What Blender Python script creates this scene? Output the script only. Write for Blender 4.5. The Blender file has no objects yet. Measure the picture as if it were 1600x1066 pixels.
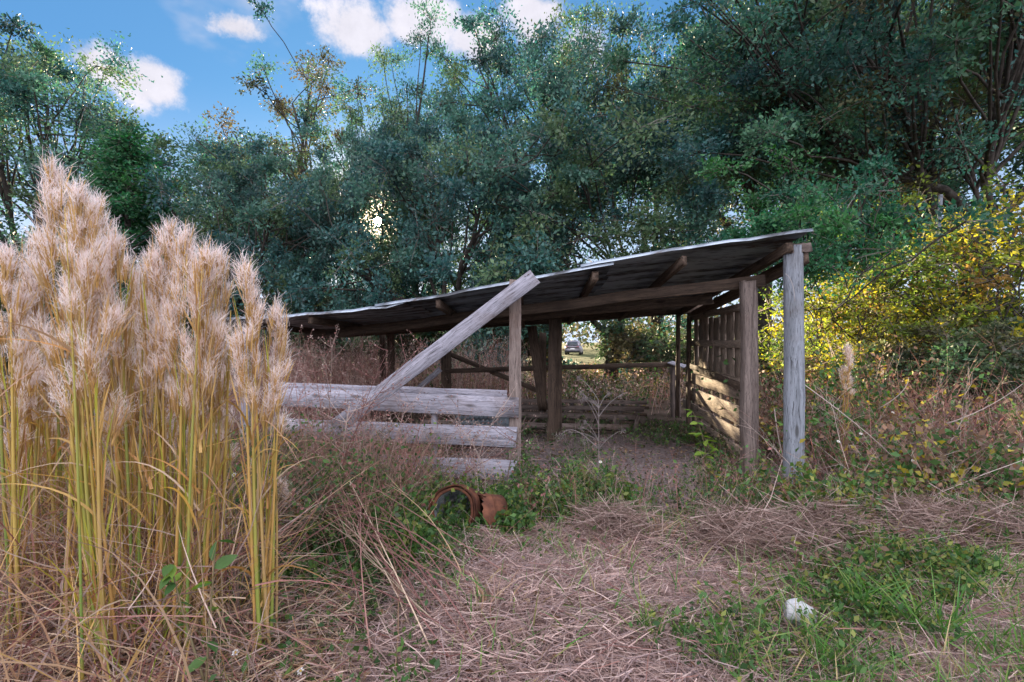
import bpy, math, random
import numpy as np
from mathutils import Vector, Matrix

random.seed(7)
R = np.random.default_rng(11)
S = bpy.context.scene
COL = S.collection
PI = math.pi
rad = math.radians

# ------------------------------------------------------------------ camera, world, sun, exposure
F = 800.0                      # focal length in photo pixels (18 mm on 36 mm)
EYE = 1.6
cam_d = bpy.data.cameras.new('camera')
cam_d.lens = 18.0
cam_d.sensor_width = 36.0
cam_d.clip_start = 0.05
cam_d.clip_end = 3000
cam = bpy.data.objects.new('camera', cam_d)
cam.location = (0, 0, EYE)
cam.rotation_euler = (PI/2, 0, 0)
COL.objects.link(cam)
S.camera = cam

SUN_AZ = rad(-14.6)            # measured from +Y towards +X
SUN_EL = rad(12.8)
SUN = np.array([math.sin(SUN_AZ)*math.cos(SUN_EL), math.cos(SUN_AZ)*math.cos(SUN_EL), math.sin(SUN_EL)])

S.view_settings.view_transform = 'Standard'
S.view_settings.look = 'None'
S.view_settings.gamma = 1.0
S.view_settings.use_curve_mapping = False
S.view_settings.exposure = 2.0

sun_d = bpy.data.lights.new('sun', 'SUN')
sun_d.energy = 5.0
sun_d.angle = rad(0.55)
sun_d.color = (1.0, 0.80, 0.52)
sun = bpy.data.objects.new('sun', sun_d)
sun.rotation_euler = Vector(SUN).to_track_quat('Z', 'Y').to_euler()
sun.location = (-20, 60, 30)
COL.objects.link(sun)

def at(px, py, d):
    """The point that stands D metres in front of the camera at photo pixel (px, py)."""
    return Vector(((px-800)/F*d, d, EYE-(py-533)/F*d))

world = bpy.data.worlds.new('World')
S.world = world
world.use_nodes = True
wn, wl = world.node_tree.nodes, world.node_tree.links
wn.clear()
def N(kind, **kw):
    n = wn.new(kind)
    for k, v in kw.items():
        setattr(n, k, v)
    return n
def mth(op, a, b=None, c=None, clamp=False):
    n = N('ShaderNodeMath', operation=op, use_clamp=clamp)
    for i, v in enumerate((a, b, c)):
        if v is None: continue
        if isinstance(v, (int, float)): n.inputs[i].default_value = v
        else: wl.new(v, n.inputs[i])
    return n.outputs[0]
def vdot(a, vec):
    n = N('ShaderNodeVectorMath', operation='DOT_PRODUCT')
    wl.new(a, n.inputs[0]); n.inputs[1].default_value = vec
    return n.outputs['Value']
tc = N('ShaderNodeTexCoord').outputs['Generated']
sky = N('ShaderNodeTexSky', sky_type='NISHITA', sun_disc=False, sun_elevation=SUN_EL, sun_rotation=SUN_AZ,
        altitude=20, air_density=1.0, dust_density=0.6, ozone_density=2.5)
def noise(vec, scale, detail, rough=0.55):
    n = N('ShaderNodeTexNoise')
    n.inputs['Scale'].default_value = scale
    n.inputs['Detail'].default_value = detail
    n.inputs['Roughness'].default_value = rough
    wl.new(vec, n.inputs['Vector'])
    return n.outputs['Fac']
nz = mth('SUBTRACT', noise(tc, 8.0, 9, 0.68), 0.5)
# clouds in view: centre pixel, half width, half height, weight
field = None
for (px, py, hw, hh) in ((368, 42, 62, 27), (150, 98, 50, 36), (232, 128, 58, 46), (558, 48, 72, 48), (660, 38, 78, 42),
                         (745, 66, 62, 44), (835, 30, 62, 46), (905, 85, 60, 50)):
    d = Vector(((px-800)/F, 1.0, -(py-533)/F)); ln = d.length; d.normalize()
    r = Vector((d.y, -d.x, 0)).normalized(); u = r.cross(d).normalized()
    a = mth('DIVIDE', vdot(tc, r), hw/F/ln); b = mth('DIVIDE', vdot(tc, u), hh/F/ln)
    q = mth('SQRT', mth('ADD', mth('MULTIPLY', a, a), mth('MULTIPLY', b, b)))
    q = mth('MULTIPLY', mth('SUBTRACT', 1.0, q), mth('GREATER_THAN', vdot(tc, d), 0.5))
    q = mth('SUBTRACT', q, mth('MULTIPLY', mth('LESS_THAN', vdot(tc, d), 0.5), 5.0))
    field = q if field is None else mth('MAXIMUM', field, q)
field = mth('ADD', field, mth('MULTIPLY', nz, 2.7))
def ramp(x, lo, hi):
    n = N('ShaderNodeMapRange', interpolation_type='SMOOTHSTEP', clamp=True)
    wl.new(x, n.inputs['Value'])
    n.inputs['From Min'].default_value = lo; n.inputs['From Max'].default_value = hi
    return n.outputs['Result']
c_view = ramp(field, 0.02, 0.62)
# added broken cumulus over the unseen dome, thickened overhead and behind for fill light
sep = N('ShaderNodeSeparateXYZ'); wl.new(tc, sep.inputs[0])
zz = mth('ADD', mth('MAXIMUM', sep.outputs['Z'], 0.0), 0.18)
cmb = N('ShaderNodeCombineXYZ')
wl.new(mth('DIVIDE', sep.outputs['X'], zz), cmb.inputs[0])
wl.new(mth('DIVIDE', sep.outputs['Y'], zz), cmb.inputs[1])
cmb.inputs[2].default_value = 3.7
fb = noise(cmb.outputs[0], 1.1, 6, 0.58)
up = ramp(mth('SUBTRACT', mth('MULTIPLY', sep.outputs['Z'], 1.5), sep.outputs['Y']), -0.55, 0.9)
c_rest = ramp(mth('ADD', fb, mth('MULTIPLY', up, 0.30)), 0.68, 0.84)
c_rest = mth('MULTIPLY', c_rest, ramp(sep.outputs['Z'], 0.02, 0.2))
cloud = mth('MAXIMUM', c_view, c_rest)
# the clear sky, its range compressed the way a bracketed exposure does, paler towards the horizon
gam = N('ShaderNodeGamma'); wl.new(sky.outputs[0], gam.inputs['Color']); gam.inputs['Gamma'].default_value = 0.35
tint = N('ShaderNodeMix', data_type='RGBA', blend_type='MULTIPLY')
tint.inputs['Factor'].default_value = 1.0
wl.new(gam.outputs[0], tint.inputs['A']); tint.inputs['B'].default_value = (0.27, 0.65, 1.13, 1)
hz = N('ShaderNodeMix', data_type='RGBA')
wl.new(ramp(sep.outputs['Z'], 0.42, 0.02), hz.inputs['Factor'])
wl.new(tint.outputs['Result'], hz.inputs['A']); hz.inputs['B'].default_value = (2.1, 2.45, 3.1, 1)
SKY_STRENGTH = 0.10
bg_s = N('ShaderNodeBackground'); wl.new(hz.outputs['Result'], bg_s.inputs['Color'])
bg_s.inputs['Strength'].default_value = SKY_STRENGTH
bg_c = N('ShaderNodeBackground'); bg_c.inputs['Color'].default_value = (0.96, 0.92, 1.0, 1)
CLOUD_STRENGTH = 0.235        # clouds opposite the low sun are lit from the front, boosted further as fill
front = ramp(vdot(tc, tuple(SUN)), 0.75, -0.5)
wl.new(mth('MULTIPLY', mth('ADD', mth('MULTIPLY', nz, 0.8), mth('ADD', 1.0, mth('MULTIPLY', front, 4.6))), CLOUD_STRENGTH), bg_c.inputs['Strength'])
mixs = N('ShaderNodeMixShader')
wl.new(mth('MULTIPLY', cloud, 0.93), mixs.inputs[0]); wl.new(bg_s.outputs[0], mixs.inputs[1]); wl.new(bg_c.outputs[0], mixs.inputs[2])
sd = vdot(tc, tuple(SUN))
disc = ramp(sd, math.cos(rad(0.75)), math.cos(rad(0.45)))
glow = mth('ADD', mth('POWER', mth('MAXIMUM', sd, 0.0), 1500.0), mth('MULTIPLY', mth('POWER', mth('MAXIMUM', sd, 0.0), 220.0), 0.35))
bg_d = N('ShaderNodeBackground'); bg_d.inputs['Color'].default_value = (1.0, 0.72, 0.40, 1)
wl.new(mth('ADD', mth('MULTIPLY', disc, 90.0), mth('MULTIPLY', glow, 2.0)), bg_d.inputs['Strength'])
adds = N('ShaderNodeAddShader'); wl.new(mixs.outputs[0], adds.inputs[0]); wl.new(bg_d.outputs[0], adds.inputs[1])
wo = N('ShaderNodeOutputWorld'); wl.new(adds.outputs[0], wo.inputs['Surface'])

S.cycles.max_bounces = 7
S.cycles.diffuse_bounces = 4
S.cycles.glossy_bounces = 2
S.cycles.transmission_bounces = 4
S.cycles.transparent_max_bounces = 8
S.cycles.use_denoising = True
S.cycles.sample_clamp_indirect = 6.0

# ------------------------------------------------------------------ materials
class M:
    pass
def new_mat(name):
    m = bpy.data.materials.new(name); m.use_nodes = True
    nt = m.node_tree; nt.nodes.clear()
    out = nt.nodes.new('ShaderNodeOutputMaterial')
    return m, nt, out
def nd(nt, kind, ins=None, **kw):
    n = nt.nodes.new(kind)
    for k, v in kw.items(): setattr(n, k, v)
    for k, v in (ins or {}).items():
        s = n.inputs[k]
        if isinstance(v, bpy.types.NodeSocket): nt.links.new(v, s)
        else: s.default_value = v
    return n
def c4(c): return (c[0], c[1], c[2], 1)

def fiber_mat(name, rough=0.55, trans=0.3, spec=0.3, sat=1.25, val=1.5):
    """leaves and stems: colour from the mesh's own colour attribute, part of the light passes through"""
    m, nt, out = new_mat(name)
    at_ = nd(nt, 'ShaderNodeAttribute', attribute_name='Col')
    p = nd(nt, 'ShaderNodeBsdfPrincipled', {'Base Color': at_.outputs['Color'], 'Roughness': rough, 'Specular IOR Level': spec})
    if trans > 0:
        hs = nd(nt, 'ShaderNodeHueSaturation', {'Saturation': sat, 'Value': val, 'Color': at_.outputs['Color']})
        t = nd(nt, 'ShaderNodeBsdfTranslucent', {'Color': hs.outputs[0]})
        mx = nd(nt, 'ShaderNodeMixShader', {0: trans, 1: p.outputs[0], 2: t.outputs[0]})
        nt.links.new(mx.outputs[0], out.inputs[0])
    else:
        nt.links.new(p.outputs[0], out.inputs[0])
    return m

def wood_mat(name, c_lo, c_hi, stain, axis_scale=(1.2, 26, 26), stain_amt=0.5, rough=0.8):
    m, nt, out = new_mat(name)
    tcn = nd(nt, 'ShaderNodeTexCoord'); oi = nd(nt, 'ShaderNodeObjectInfo')
    off = nd(nt, 'ShaderNodeVectorMath', {0: tcn.outputs['Object'], 1: (0, 0, 0)}, operation='ADD')
    sc = nd(nt, 'ShaderNodeMath', {0: oi.outputs['Random'], 1: 37.0}, operation='MULTIPLY')
    cx = nd(nt, 'ShaderNodeCombineXYZ', {0: sc.outputs[0], 1: sc.outputs[0], 2: sc.outputs[0]})
    nt.links.new(cx.outputs[0], off.inputs[1])
    warp = nd(nt, 'ShaderNodeTexNoise', {'Vector': off.outputs[0], 'Scale': 3.0, 'Detail': 2})
    wv = nd(nt, 'ShaderNodeVectorMath', {0: warp.outputs['Color'], 1: (0.0, 0.05, 0.05)}, operation='MULTIPLY')
    ad = nd(nt, 'ShaderNodeVectorMath', {0: off.outputs[0], 1: wv.outputs[0]}, operation='ADD')
    mp = nd(nt, 'ShaderNodeVectorMath', {0: ad.outputs[0], 1: axis_scale}, operation='MULTIPLY')
    g = nd(nt, 'ShaderNodeTexNoise', {'Vector': mp.outputs[0], 'Scale': 1.6, 'Detail': 8, 'Roughness': 0.68})
    g2 = nd(nt, 'ShaderNodeTexNoise', {'Vector': mp.outputs[0], 'Scale': 6.0, 'Detail': 4, 'Roughness': 0.7})
    r = nd(nt, 'ShaderNodeValToRGB', {'Fac': g.outputs['Fac']})
    r.color_ramp.elements[0].position = 0.30; r.color_ramp.elements[0].color = c4(c_lo)
    r.color_ramp.elements[1].position = 0.66; r.color_ramp.elements[1].color = c4(c_hi)
    crack = nd(nt, 'ShaderNodeMapRange', {'Value': g2.outputs['Fac'], 'From Min': 0.36, 'From Max': 0.46, 'To Min': 0.22, 'To Max': 1.0})
    mul = nd(nt, 'ShaderNodeMix', {'Factor': 1.0, 'A': r.outputs[0], 'B': (1, 1, 1, 1)}, data_type='RGBA', blend_type='MULTIPLY')
    cc = nd(nt, 'ShaderNodeCombineColor', {0: crack.outputs[0], 1: crack.outputs[0], 2: crack.outputs[0]})
    nt.links.new(r.outputs[0], mul.inputs['A']); nt.links.new(cc.outputs[0], mul.inputs['B'])
    st = nd(nt, 'ShaderNodeTexNoise', {'Vector': off.outputs[0], 'Scale': 2.3, 'Detail': 5, 'Roughness': 0.65})
    sf = nd(nt, 'ShaderNodeMapRange', {'Value': st.outputs['Fac'], 'From Min': 0.50, 'From Max': 0.72, 'To Min': 0.0, 'To Max': stain_amt})
    mx = nd(nt, 'ShaderNodeMix', {'Factor': sf.outputs[0], 'B': c4(stain)}, data_type='RGBA')
    nt.links.new(mul.outputs['Result'], mx.inputs['A'])
    kv = nd(nt, 'ShaderNodeVectorMath', {0: ad.outputs[0], 1: (2.2, 7.0, 7.0)}, operation='MULTIPLY')
    vo = nd(nt, 'ShaderNodeTexVoronoi', {'Vector': kv.outputs[0], 'Scale': 1.0})
    kf = nd(nt, 'ShaderNodeMapRange', {'Value': vo.outputs['Distance'], 'From Min': 0.10, 'From Max': 0.20, 'To Min': 0.75, 'To Max': 0.0})
    mk = nd(nt, 'ShaderNodeMix', {'Factor': kf.outputs[0], 'A': mx.outputs['Result'], 'B': (c_lo[0]*.4, c_lo[1]*.35, c_lo[2]*.3, 1)}, data_type='RGBA')
    mx = mk
    vr = nd(nt, 'ShaderNodeMapRange', {'Value': oi.outputs['Random'], 'To Min': 0.78, 'To Max': 1.15})
    hs = nd(nt, 'ShaderNodeHueSaturation', {'Value': vr.outputs[0], 'Color': mx.outputs['Result']})
    bp = nd(nt, 'ShaderNodeBump', {'Strength': 0.5, 'Distance': 0.01, 'Height': g.outputs['Fac']})
    p = nd(nt, 'ShaderNodeBsdfPrincipled', {'Base Color': hs.outputs[0], 'Roughness': rough, 'Specular IOR Level': 0.25, 'Normal': bp.outputs[0]})
    nt.links.new(p.outputs[0], out.inputs[0])
    return m

def spotted_mat(name, ca, cb, scale=4.0, lo=0.4, hi=0.65, rough=0.8, metal=0.0, cc=None, scale2=14.0, bump=0.3, coords='Object', lo2=0.55, hi2=0.75, stretch=(1, 1, 1)):
    m, nt, out = new_mat(name)
    tcn = nd(nt, 'ShaderNodeTexCoord')
    v = nd(nt, 'ShaderNodeVectorMath', {0: tcn.outputs[coords], 1: stretch}, operation='MULTIPLY').outputs[0]
    n1 = nd(nt, 'ShaderNodeTexNoise', {'Vector': v, 'Scale': scale, 'Detail': 7, 'Roughness': 0.62})
    f1 = nd(nt, 'ShaderNodeMapRange', {'Value': n1.outputs['Fac'], 'From Min': lo, 'From Max': hi})
    mx = nd(nt, 'ShaderNodeMix', {'Factor': f1.outputs[0], 'A': c4(ca), 'B': c4(cb)}, data_type='RGBA')
    colr = mx.outputs['Result']
    n2 = nd(nt, 'ShaderNodeTexNoise', {'Vector': v, 'Scale': scale2, 'Detail': 6, 'Roughness': 0.7})
    if cc is not None:
        f2 = nd(nt, 'ShaderNodeMapRange', {'Value': n2.outputs['Fac'], 'From Min': lo2, 'From Max': hi2})
        m2 = nd(nt, 'ShaderNodeMix', {'Factor': f2.outputs[0], 'A': colr, 'B': c4(cc)}, data_type='RGBA')
        colr = m2.outputs['Result']
    bp = nd(nt, 'ShaderNodeBump', {'Strength': bump, 'Distance': 0.02, 'Height': n2.outputs['Fac']})
    p = nd(nt, 'ShaderNodeBsdfPrincipled', {'Base Color': colr, 'Roughness': rough, 'Metallic': metal, 'Normal': bp.outputs[0], 'Specular IOR Level': 0.3})
    nt.links.new(p.outputs[0], out.inputs[0])
    return m
def plain_mat(name, c, rough=0.5, metal=0.0, emit=None):
    return spotted_mat(name, c, tuple(x*0.8 for x in c), 3.0, 0.3, 0.7, rough, metal, bump=0.05)

M.leaf = fiber_mat('leaf', 0.55, 0.35, 0.35)
M.yellow_leaf = fiber_mat('yellow_leaf', 0.55, 0.55, 0.3, 1.1, 1.4)
M.blade = fiber_mat('blade', 0.55, 0.30, 0.3)
M.fluff = fiber_mat('fluff', 0.8, 0.45, 0.1, 1.0, 1.3)
M.stem = fiber_mat('stem', 0.6, 0.0, 0.25)
M.bark = spotted_mat('bark', (0.022, 0.018, 0.016), (0.075, 0.062, 0.054), 5.0, 0.35, 0.7, 0.9, cc=(0.10, 0.11, 0.10), scale2=9.0, bump=0.8)
M.wood_gray = wood_mat('weathered_grey_wood', (0.130, 0.128, 0.150), (0.40, 0.392, 0.455), (0.15, 0.105, 0.085), stain_amt=0.45)
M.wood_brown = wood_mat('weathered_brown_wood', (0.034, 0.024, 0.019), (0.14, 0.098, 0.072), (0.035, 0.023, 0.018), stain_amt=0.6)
M.wood_post = wood_mat('weathered_post_wood', (0.075, 0.056, 0.05), (0.235, 0.19, 0.17), (0.10, 0.062, 0.046), stain_amt=0.55)
M.wood_pole = wood_mat('weathered_pole_wood', (0.095, 0.105, 0.12), (0.26, 0.285, 0.325), (0.11, 0.095, 0.085), axis_scale=(1.0, 18, 18), stain_amt=0.4)
M.wood_pallet = wood_mat('weathered_pallet_wood', (0.13, 0.095, 0.072), (0.38, 0.30, 0.24), (0.10, 0.065, 0.045), stain_amt=0.5)
M.roof = spotted_mat('galvanised_steel', (0.36, 0.42, 0.49), (0.075, 0.08, 0.088), 1.6, 0.44, 0.60, 0.42, 0.5, cc=(0.085, 0.05, 0.038), scale2=2.4, bump=0.1, lo2=0.55, hi2=0.66, stretch=(0.7, 3.2, 1))
M.rust = spotted_mat('rust', (0.045, 0.018, 0.012), (0.145, 0.052, 0.027), 9.0, 0.35, 0.65, 0.85, 0.1, cc=(0.07, 0.035, 0.025), scale2=30.0, bump=0.6)
M.rust_light = spotted_mat('orange_rust', (0.075, 0.029, 0.018), (0.18, 0.07, 0.038), 11.0, 0.35, 0.65, 0.85, 0.0, cc=(0.16, 0.06, 0.03), scale2=26.0, bump=0.5)
M.liner = spotted_mat('old_liner', (0.08, 0.09, 0.10), (0.34, 0.36, 0.38), 14.0, 0.4, 0.6, 0.6, 0.2, bump=0.3)
M.brick = spotted_mat('broken_clay', (0.45, 0.20, 0.12), (0.55, 0.28, 0.18), 20.0, bump=0.5)
M.stone = spotted_mat('pale_limestone', (0.50, 0.51, 0.51), (0.36, 0.36, 0.38), 14.0, 0.4, 0.65, 0.9, cc=(0.26, 0.26, 0.28), scale2=20.0, bump=0.9, lo2=0.56, hi2=0.72)

# ------------------------------------------------------------------ mesh helpers
def make_mesh(name, v, quads=None, tris=None, col=None, mat=None, smooth=False):
    v = np.asarray(v, np.float32).reshape(-1, 3)
    me = bpy.data.meshes.new(name)
    nq = 0 if quads is None else len(quads)
    nt_ = 0 if tris is None else len(tris)
    me.vertices.add(len(v)); me.vertices.foreach_set('co', v.ravel())
    idx, tot = [], []
    if nq: idx.append(np.asarray(quads, np.int32).ravel()); tot.append(np.full(nq, 4, np.int32))
    if nt_: idx.append(np.asarray(tris, np.int32).ravel()); tot.append(np.full(nt_, 3, np.int32))
    idx = np.concatenate(idx); tot = np.concatenate(tot)
    st = np.concatenate(([0], np.cumsum(tot)[:-1])).astype(np.int32)
    me.loops.add(len(idx)); me.loops.foreach_set('vertex_index', idx)
    me.polygons.add(len(tot)); me.polygons.foreach_set('loop_start', st); me.polygons.foreach_set('loop_total', tot)
    if smooth: me.polygons.foreach_set('use_smooth', np.ones(len(tot), bool))
    me.update(calc_edges=True)
    if col is not None:
        a = me.color_attributes.new('Col', 'FLOAT_COLOR', 'POINT')
        c = np.ones((len(v), 4), np.float32); c[:, :3] = np.clip(col, 0, 1)
        a.data.foreach_set('color', c.ravel())
    if mat: me.materials.append(mat)
    return me

class Geo:
    """collects vertices, quads, triangles and colours for one mesh"""
    def __init__(s): s.v, s.q, s.t, s.c, s.n = [], [], [], [], 0
    def add(s, v, q=None, t=None, c=None):
        v = np.asarray(v, float).reshape(-1, 3)
        if q is not None and len(q): s.q.append(np.asarray(q) + s.n)
        if t is not None and len(t): s.t.append(np.asarray(t) + s.n)
        s.v.append(v)
        if c is None: c = np.full((len(v), 3), 0.3)
        c = np.asarray(c, float)
        if c.ndim == 1: c = np.tile(c, (len(v), 1))
        s.c.append(c); s.n += len(v)
    def mesh(s, name, mat, smooth=False):
        return make_mesh(name, np.concatenate(s.v), np.concatenate(s.q) if s.q else None, np.concatenate(s.t) if s.t else None,
                         np.concatenate(s.c), mat, smooth)

def unit(a): return a/np.maximum(np.linalg.norm(a, axis=-1, keepdims=True), 1e-9)
def rdir(n, rg=None):
    return unit((rg or R).normal(size=(n, 3)))

def ribbons(g, base, d, length, width, bend, segs, col, col_tip=None, taper=1.0, wmid=None, rg=None):
    """n ribbons: base + d*L*u + bend*L*u^2; width tapers to a point at the tip"""
    rg = rg or R
    n = len(base)
    if n == 0: return
    u = np.linspace(0, 1, segs+1)
    L = np.broadcast_to(np.asarray(length, float), (n,))[:, None, None]
    bend = np.broadcast_to(bend, (n, 3))
    c = base[:, None, :] + d[:, None, :]*L*u[None, :, None] + bend[:, None, :]*L*(u**2)[None, :, None]
    side = unit(np.cross(d, rdir(n, rg)))
    w = np.broadcast_to(np.asarray(width, float), (n,))[:, None]
    prof = (1-u**2.2*taper) if wmid is None else np.interp(u, [0, wmid, 1], [0.35, 1.0, 0.04])
    off = side[:, None, :]*(w*prof[None, :])[:, :, None]*0.5
    v = np.stack([c-off, c+off], axis=2)                      # n, segs+1, 2, 3
    k = (segs+1)*2
    i = np.arange(segs)*2
    quad = np.stack([i, i+1, i+3, i+2], axis=1)
    q = (np.arange(n)*k)[:, None, None] + quad[None]
    col = np.broadcast_to(col, (n, 3))
    ct = col if col_tip is None else np.broadcast_to(col_tip, (n, 3))
    cc = col[:, None, :]*(1-u)[None, :, None] + ct[:, None, :]*u[None, :, None]
    cc = np.repeat(cc[:, :, None, :], 2, axis=2)
    g.add(v.reshape(-1, 3), q=q.reshape(-1, 4), c=cc.reshape(-1, 3))
    return c

def leaves(g, pos, d, size, col, aspect=0.55, fold=0.12, rg=None, flat=0.0):
    """n pointed leaves, one folded quad each"""
    rg = rg or R
    n = len(pos)
    if n == 0: return
    side = unit(np.cross(d, rdir(n, rg)*(1-flat)+np.array([0, 0, flat])))
    nor = np.cross(d, side)
    s = np.broadcast_to(np.asarray(size, float), (n,))[:, None]
    mid = pos + d*s*0.45
    v = np.stack([pos, mid + side*s*aspect*0.5 + nor*s*fold, pos + d*s, mid - side*s*aspect*0.5 + nor*s*fold], axis=1)
    q = (np.arange(n)*4)[:, None] + np.arange(4)[None]
    g.add(v.reshape(-1, 3), q=q, c=np.repeat(np.broadcast_to(col, (n, 3)), 4, axis=0))

def tube(g, pts, radii, sides=6, col=(0.1, 0.1, 0.1), cap=True):
    pts = np.asarray(pts, float); k = len(pts)
    radii = np.broadcast_to(np.asarray(radii, float), (k,))
    tan = np.gradient(pts, axis=0); tan = unit(tan)
    ref = np.array([0.0, 0, 1]) if abs(tan[0, 2]) < 0.9 else np.array([1.0, 0, 0])
    a = unit(np.cross(tan[0], ref))
    rings = []
    ang = np.arange(sides)*2*PI/sides
    for i in range(k):
        a = unit(a - tan[i]*np.dot(a, tan[i])); b = np.cross(tan[i], a)
        rings.append(pts[i] + radii[i]*(np.cos(ang)[:, None]*a + np.sin(ang)[:, None]*b))
    v = np.concatenate(rings)
    j = np.arange(sides); jn = (j+1) % sides
    q = [np.stack([i*sides+j, i*sides+jn, (i+1)*sides+jn, (i+1)*sides+j], axis=1) for i in range(k-1)]
    t = None
    if cap:
        v = np.concatenate([v, pts[-1:], pts[:1]])
        t = np.concatenate([np.stack([(k-1)*sides+j, (k-1)*sides+jn, np.full(sides, k*sides)], 1),
                            np.stack([jn, j, np.full(sides, k*sides+1)], 1)])
    col = np.asarray(col, float)
    if col.ndim == 2:
        cv = np.repeat(col, sides, axis=0)
        if cap: cv = np.concatenate([cv, col[-1:], col[:1]])
        col = cv
    g.add(v, q=np.concatenate(q), t=t, c=col)

def bez(p0, p1, p2, n):
    u = np.linspace(0, 1, n)[:, None]
    return (1-u)**2*np.asarray(p0) + 2*u*(1-u)*np.asarray(p1) + u*u*np.asarray(p2)

def box_geo(g, lo, hi, c=(0.3, 0.3, 0.3)):
    x0, y0, z0 = lo; x1, y1, z1 = hi
    v = [(x0,y0,z0),(x1,y0,z0),(x1,y1,z0),(x0,y1,z0),(x0,y0,z1),(x1,y0,z1),(x1,y1,z1),(x0,y1,z1)]
    q = [(0,3,2,1),(4,5,6,7),(0,1,5,4),(1,2,6,5),(2,3,7,6),(3,0,4,7)]
    g.add(v, q=q, c=np.asarray(c))

# ------------------------------------------------------------------ object helpers
def tag(o, label=None, cat=None, group=None, kind=None):
    if label: o['label'] = label
    if cat: o['category'] = cat
    if group: o['group'] = group
    if kind: o['kind'] = kind
    return o
def thing(name, label, cat, loc=(0, 0, 0), rz=0.0, group=None):
    o = bpy.data.objects.new(name, None); COL.objects.link(o)
    o.location = loc; o.rotation_euler = (0, 0, rz); o.empty_display_size = 0.2
    return tag(o, label, cat, group)
def part(name, me, parent=None, m=None):
    """links ME as an object; M is its matrix in the parent's space"""
    o = bpy.data.objects.new(name, me); COL.objects.link(o)
    if parent is not None: o.parent = parent
    if m is not None: o.matrix_basis = m
    return o
def copy_tree(o, parent=None):
    c = o.copy(); COL.objects.link(c)
    if parent is not None: c.parent = parent
    for ch in list(o.children):
        copy_tree(ch, c)
    return c

def frame(p0, p1, wdir):
    """matrix whose X runs from P0 to P1, Y lies along WDIR, origin at P0"""
    x = (Vector(p1)-Vector(p0)).normalized(); w = Vector(wdir)
    y = (w - x*w.dot(x)).normalized(); z = x.cross(y)
    m = Matrix((x, y, z)).transposed().to_4x4(); m.translation = Vector(p0)
    return m
def board_mesh(name, L, W, T, mat, seed, warp=0.0035, cut=0.015, segs=8, bev=0.003):
    """a sawn board along +X, centred on Y and Z, with eased edges, a slight bow and uneven ends"""
    rg = np.random.default_rng(seed)
    xs = np.linspace(0, L, segs+1)
    w2, t2 = W/2, T/2; b = min(bev, t2*0.6)
    prof = np.array([(-w2+b, -t2), (w2-b, -t2), (w2, -t2+b), (w2, t2-b), (w2-b, t2), (-w2+b, t2), (-w2, t2-b), (-w2, -t2+b)])
    by = rg.normal(0, warp, segs+1); bz = rg.normal(0, warp*0.5, segs+1); wi = 1+rg.normal(0, 0.006, segs+1)
    by[0] = by[-1] = 0
    v = []
    e0 = rg.normal(0, cut, 8); e1 = rg.normal(0, cut, 8)
    for i, x in enumerate(xs):
        for k in range(8):
            dx = (e0[k] if i == 0 else e1[k] if i == segs else 0)*(0.5+0.5*abs(prof[k, 0])/w2)
            v.append((x+dx*0.5, prof[k, 0]*wi[i]+by[i], prof[k, 1]+bz[i]))
    q = []
    for i in range(segs):
        for k in range(8):
            k2 = (k+1) % 8
            q.append((i*8+k, i*8+k2, (i+1)*8+k2, (i+1)*8+k))
    n = len(v); v += [(0, 0, 0), (L, 0, 0)]
    t = [(n, (k+1) % 8, k) for k in range(8)] + [(n+1, segs*8+k, segs*8+(k+1) % 8) for k in range(8)]
    return make_mesh(name, v, q, t, None, mat)
SEED = [100]
def board(name, parent, origin, p0, p1, W, T, wdir, mat, **kw):
    SEED[0] += 1
    p0, p1 = Vector(p0), Vector(p1)
    me = board_mesh(name, (p1-p0).length, W, T, mat, SEED[0], **kw)
    m = frame(p0, p1, wdir); m.translation = p0-Vector(origin)
    return part(name, me, parent, m)

# ------------------------------------------------------------------ ground
def gh(x, y):
    x = np.asarray(x, float); y = np.asarray(y, float)
    h = 0.025*np.sin(1.3*x+0.7*y) + 0.02*np.sin(2.1*y-0.9*x+1.0) + 0.012*np.sin(4.3*x+1.7*y+2)
    h = h + 0.13*np.exp(-(((x-0.15)/0.75)**2+((y-2.95)/0.55)**2))
    h = h + 0.10*np.exp(-(((x-2.0)/1.6)**2+((y-4.05)/0.28)**2))
    flat = np.exp(-(((x-1.2)/2.2)**4+((y-7.5)/2.4)**4))
    return h*(1-0.8*flat)
def axis(lo, hi, step, far, g=1.35):
    a = list(np.arange(lo, hi+step/2, step)); s = step
    left, right = [lo], [hi]
    while left[-1] > -far:
        s *= g; left.append(left[-1]-s); right.append(right[-1]+s)
    return np.array(sorted(left[1:]) + a + right[1:])
xs = axis(-9, 12, 0.14, 500); ys = axis(0.5, 18, 0.14, 500)
X, Y = np.meshgrid(xs, ys); Z = gh(X, Y)
fine = 0.012*R.normal(size=Z.shape)*((np.abs(X-1.5) < 11) & (Y > 0) & (Y < 19))
V = np.stack([X, Y, Z+fine], -1).reshape(-1, 3)
nx, ny = len(xs), len(ys)
ii = (np.arange(ny-1)[:, None]*nx + np.arange(nx-1)[None]).ravel()
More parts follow.
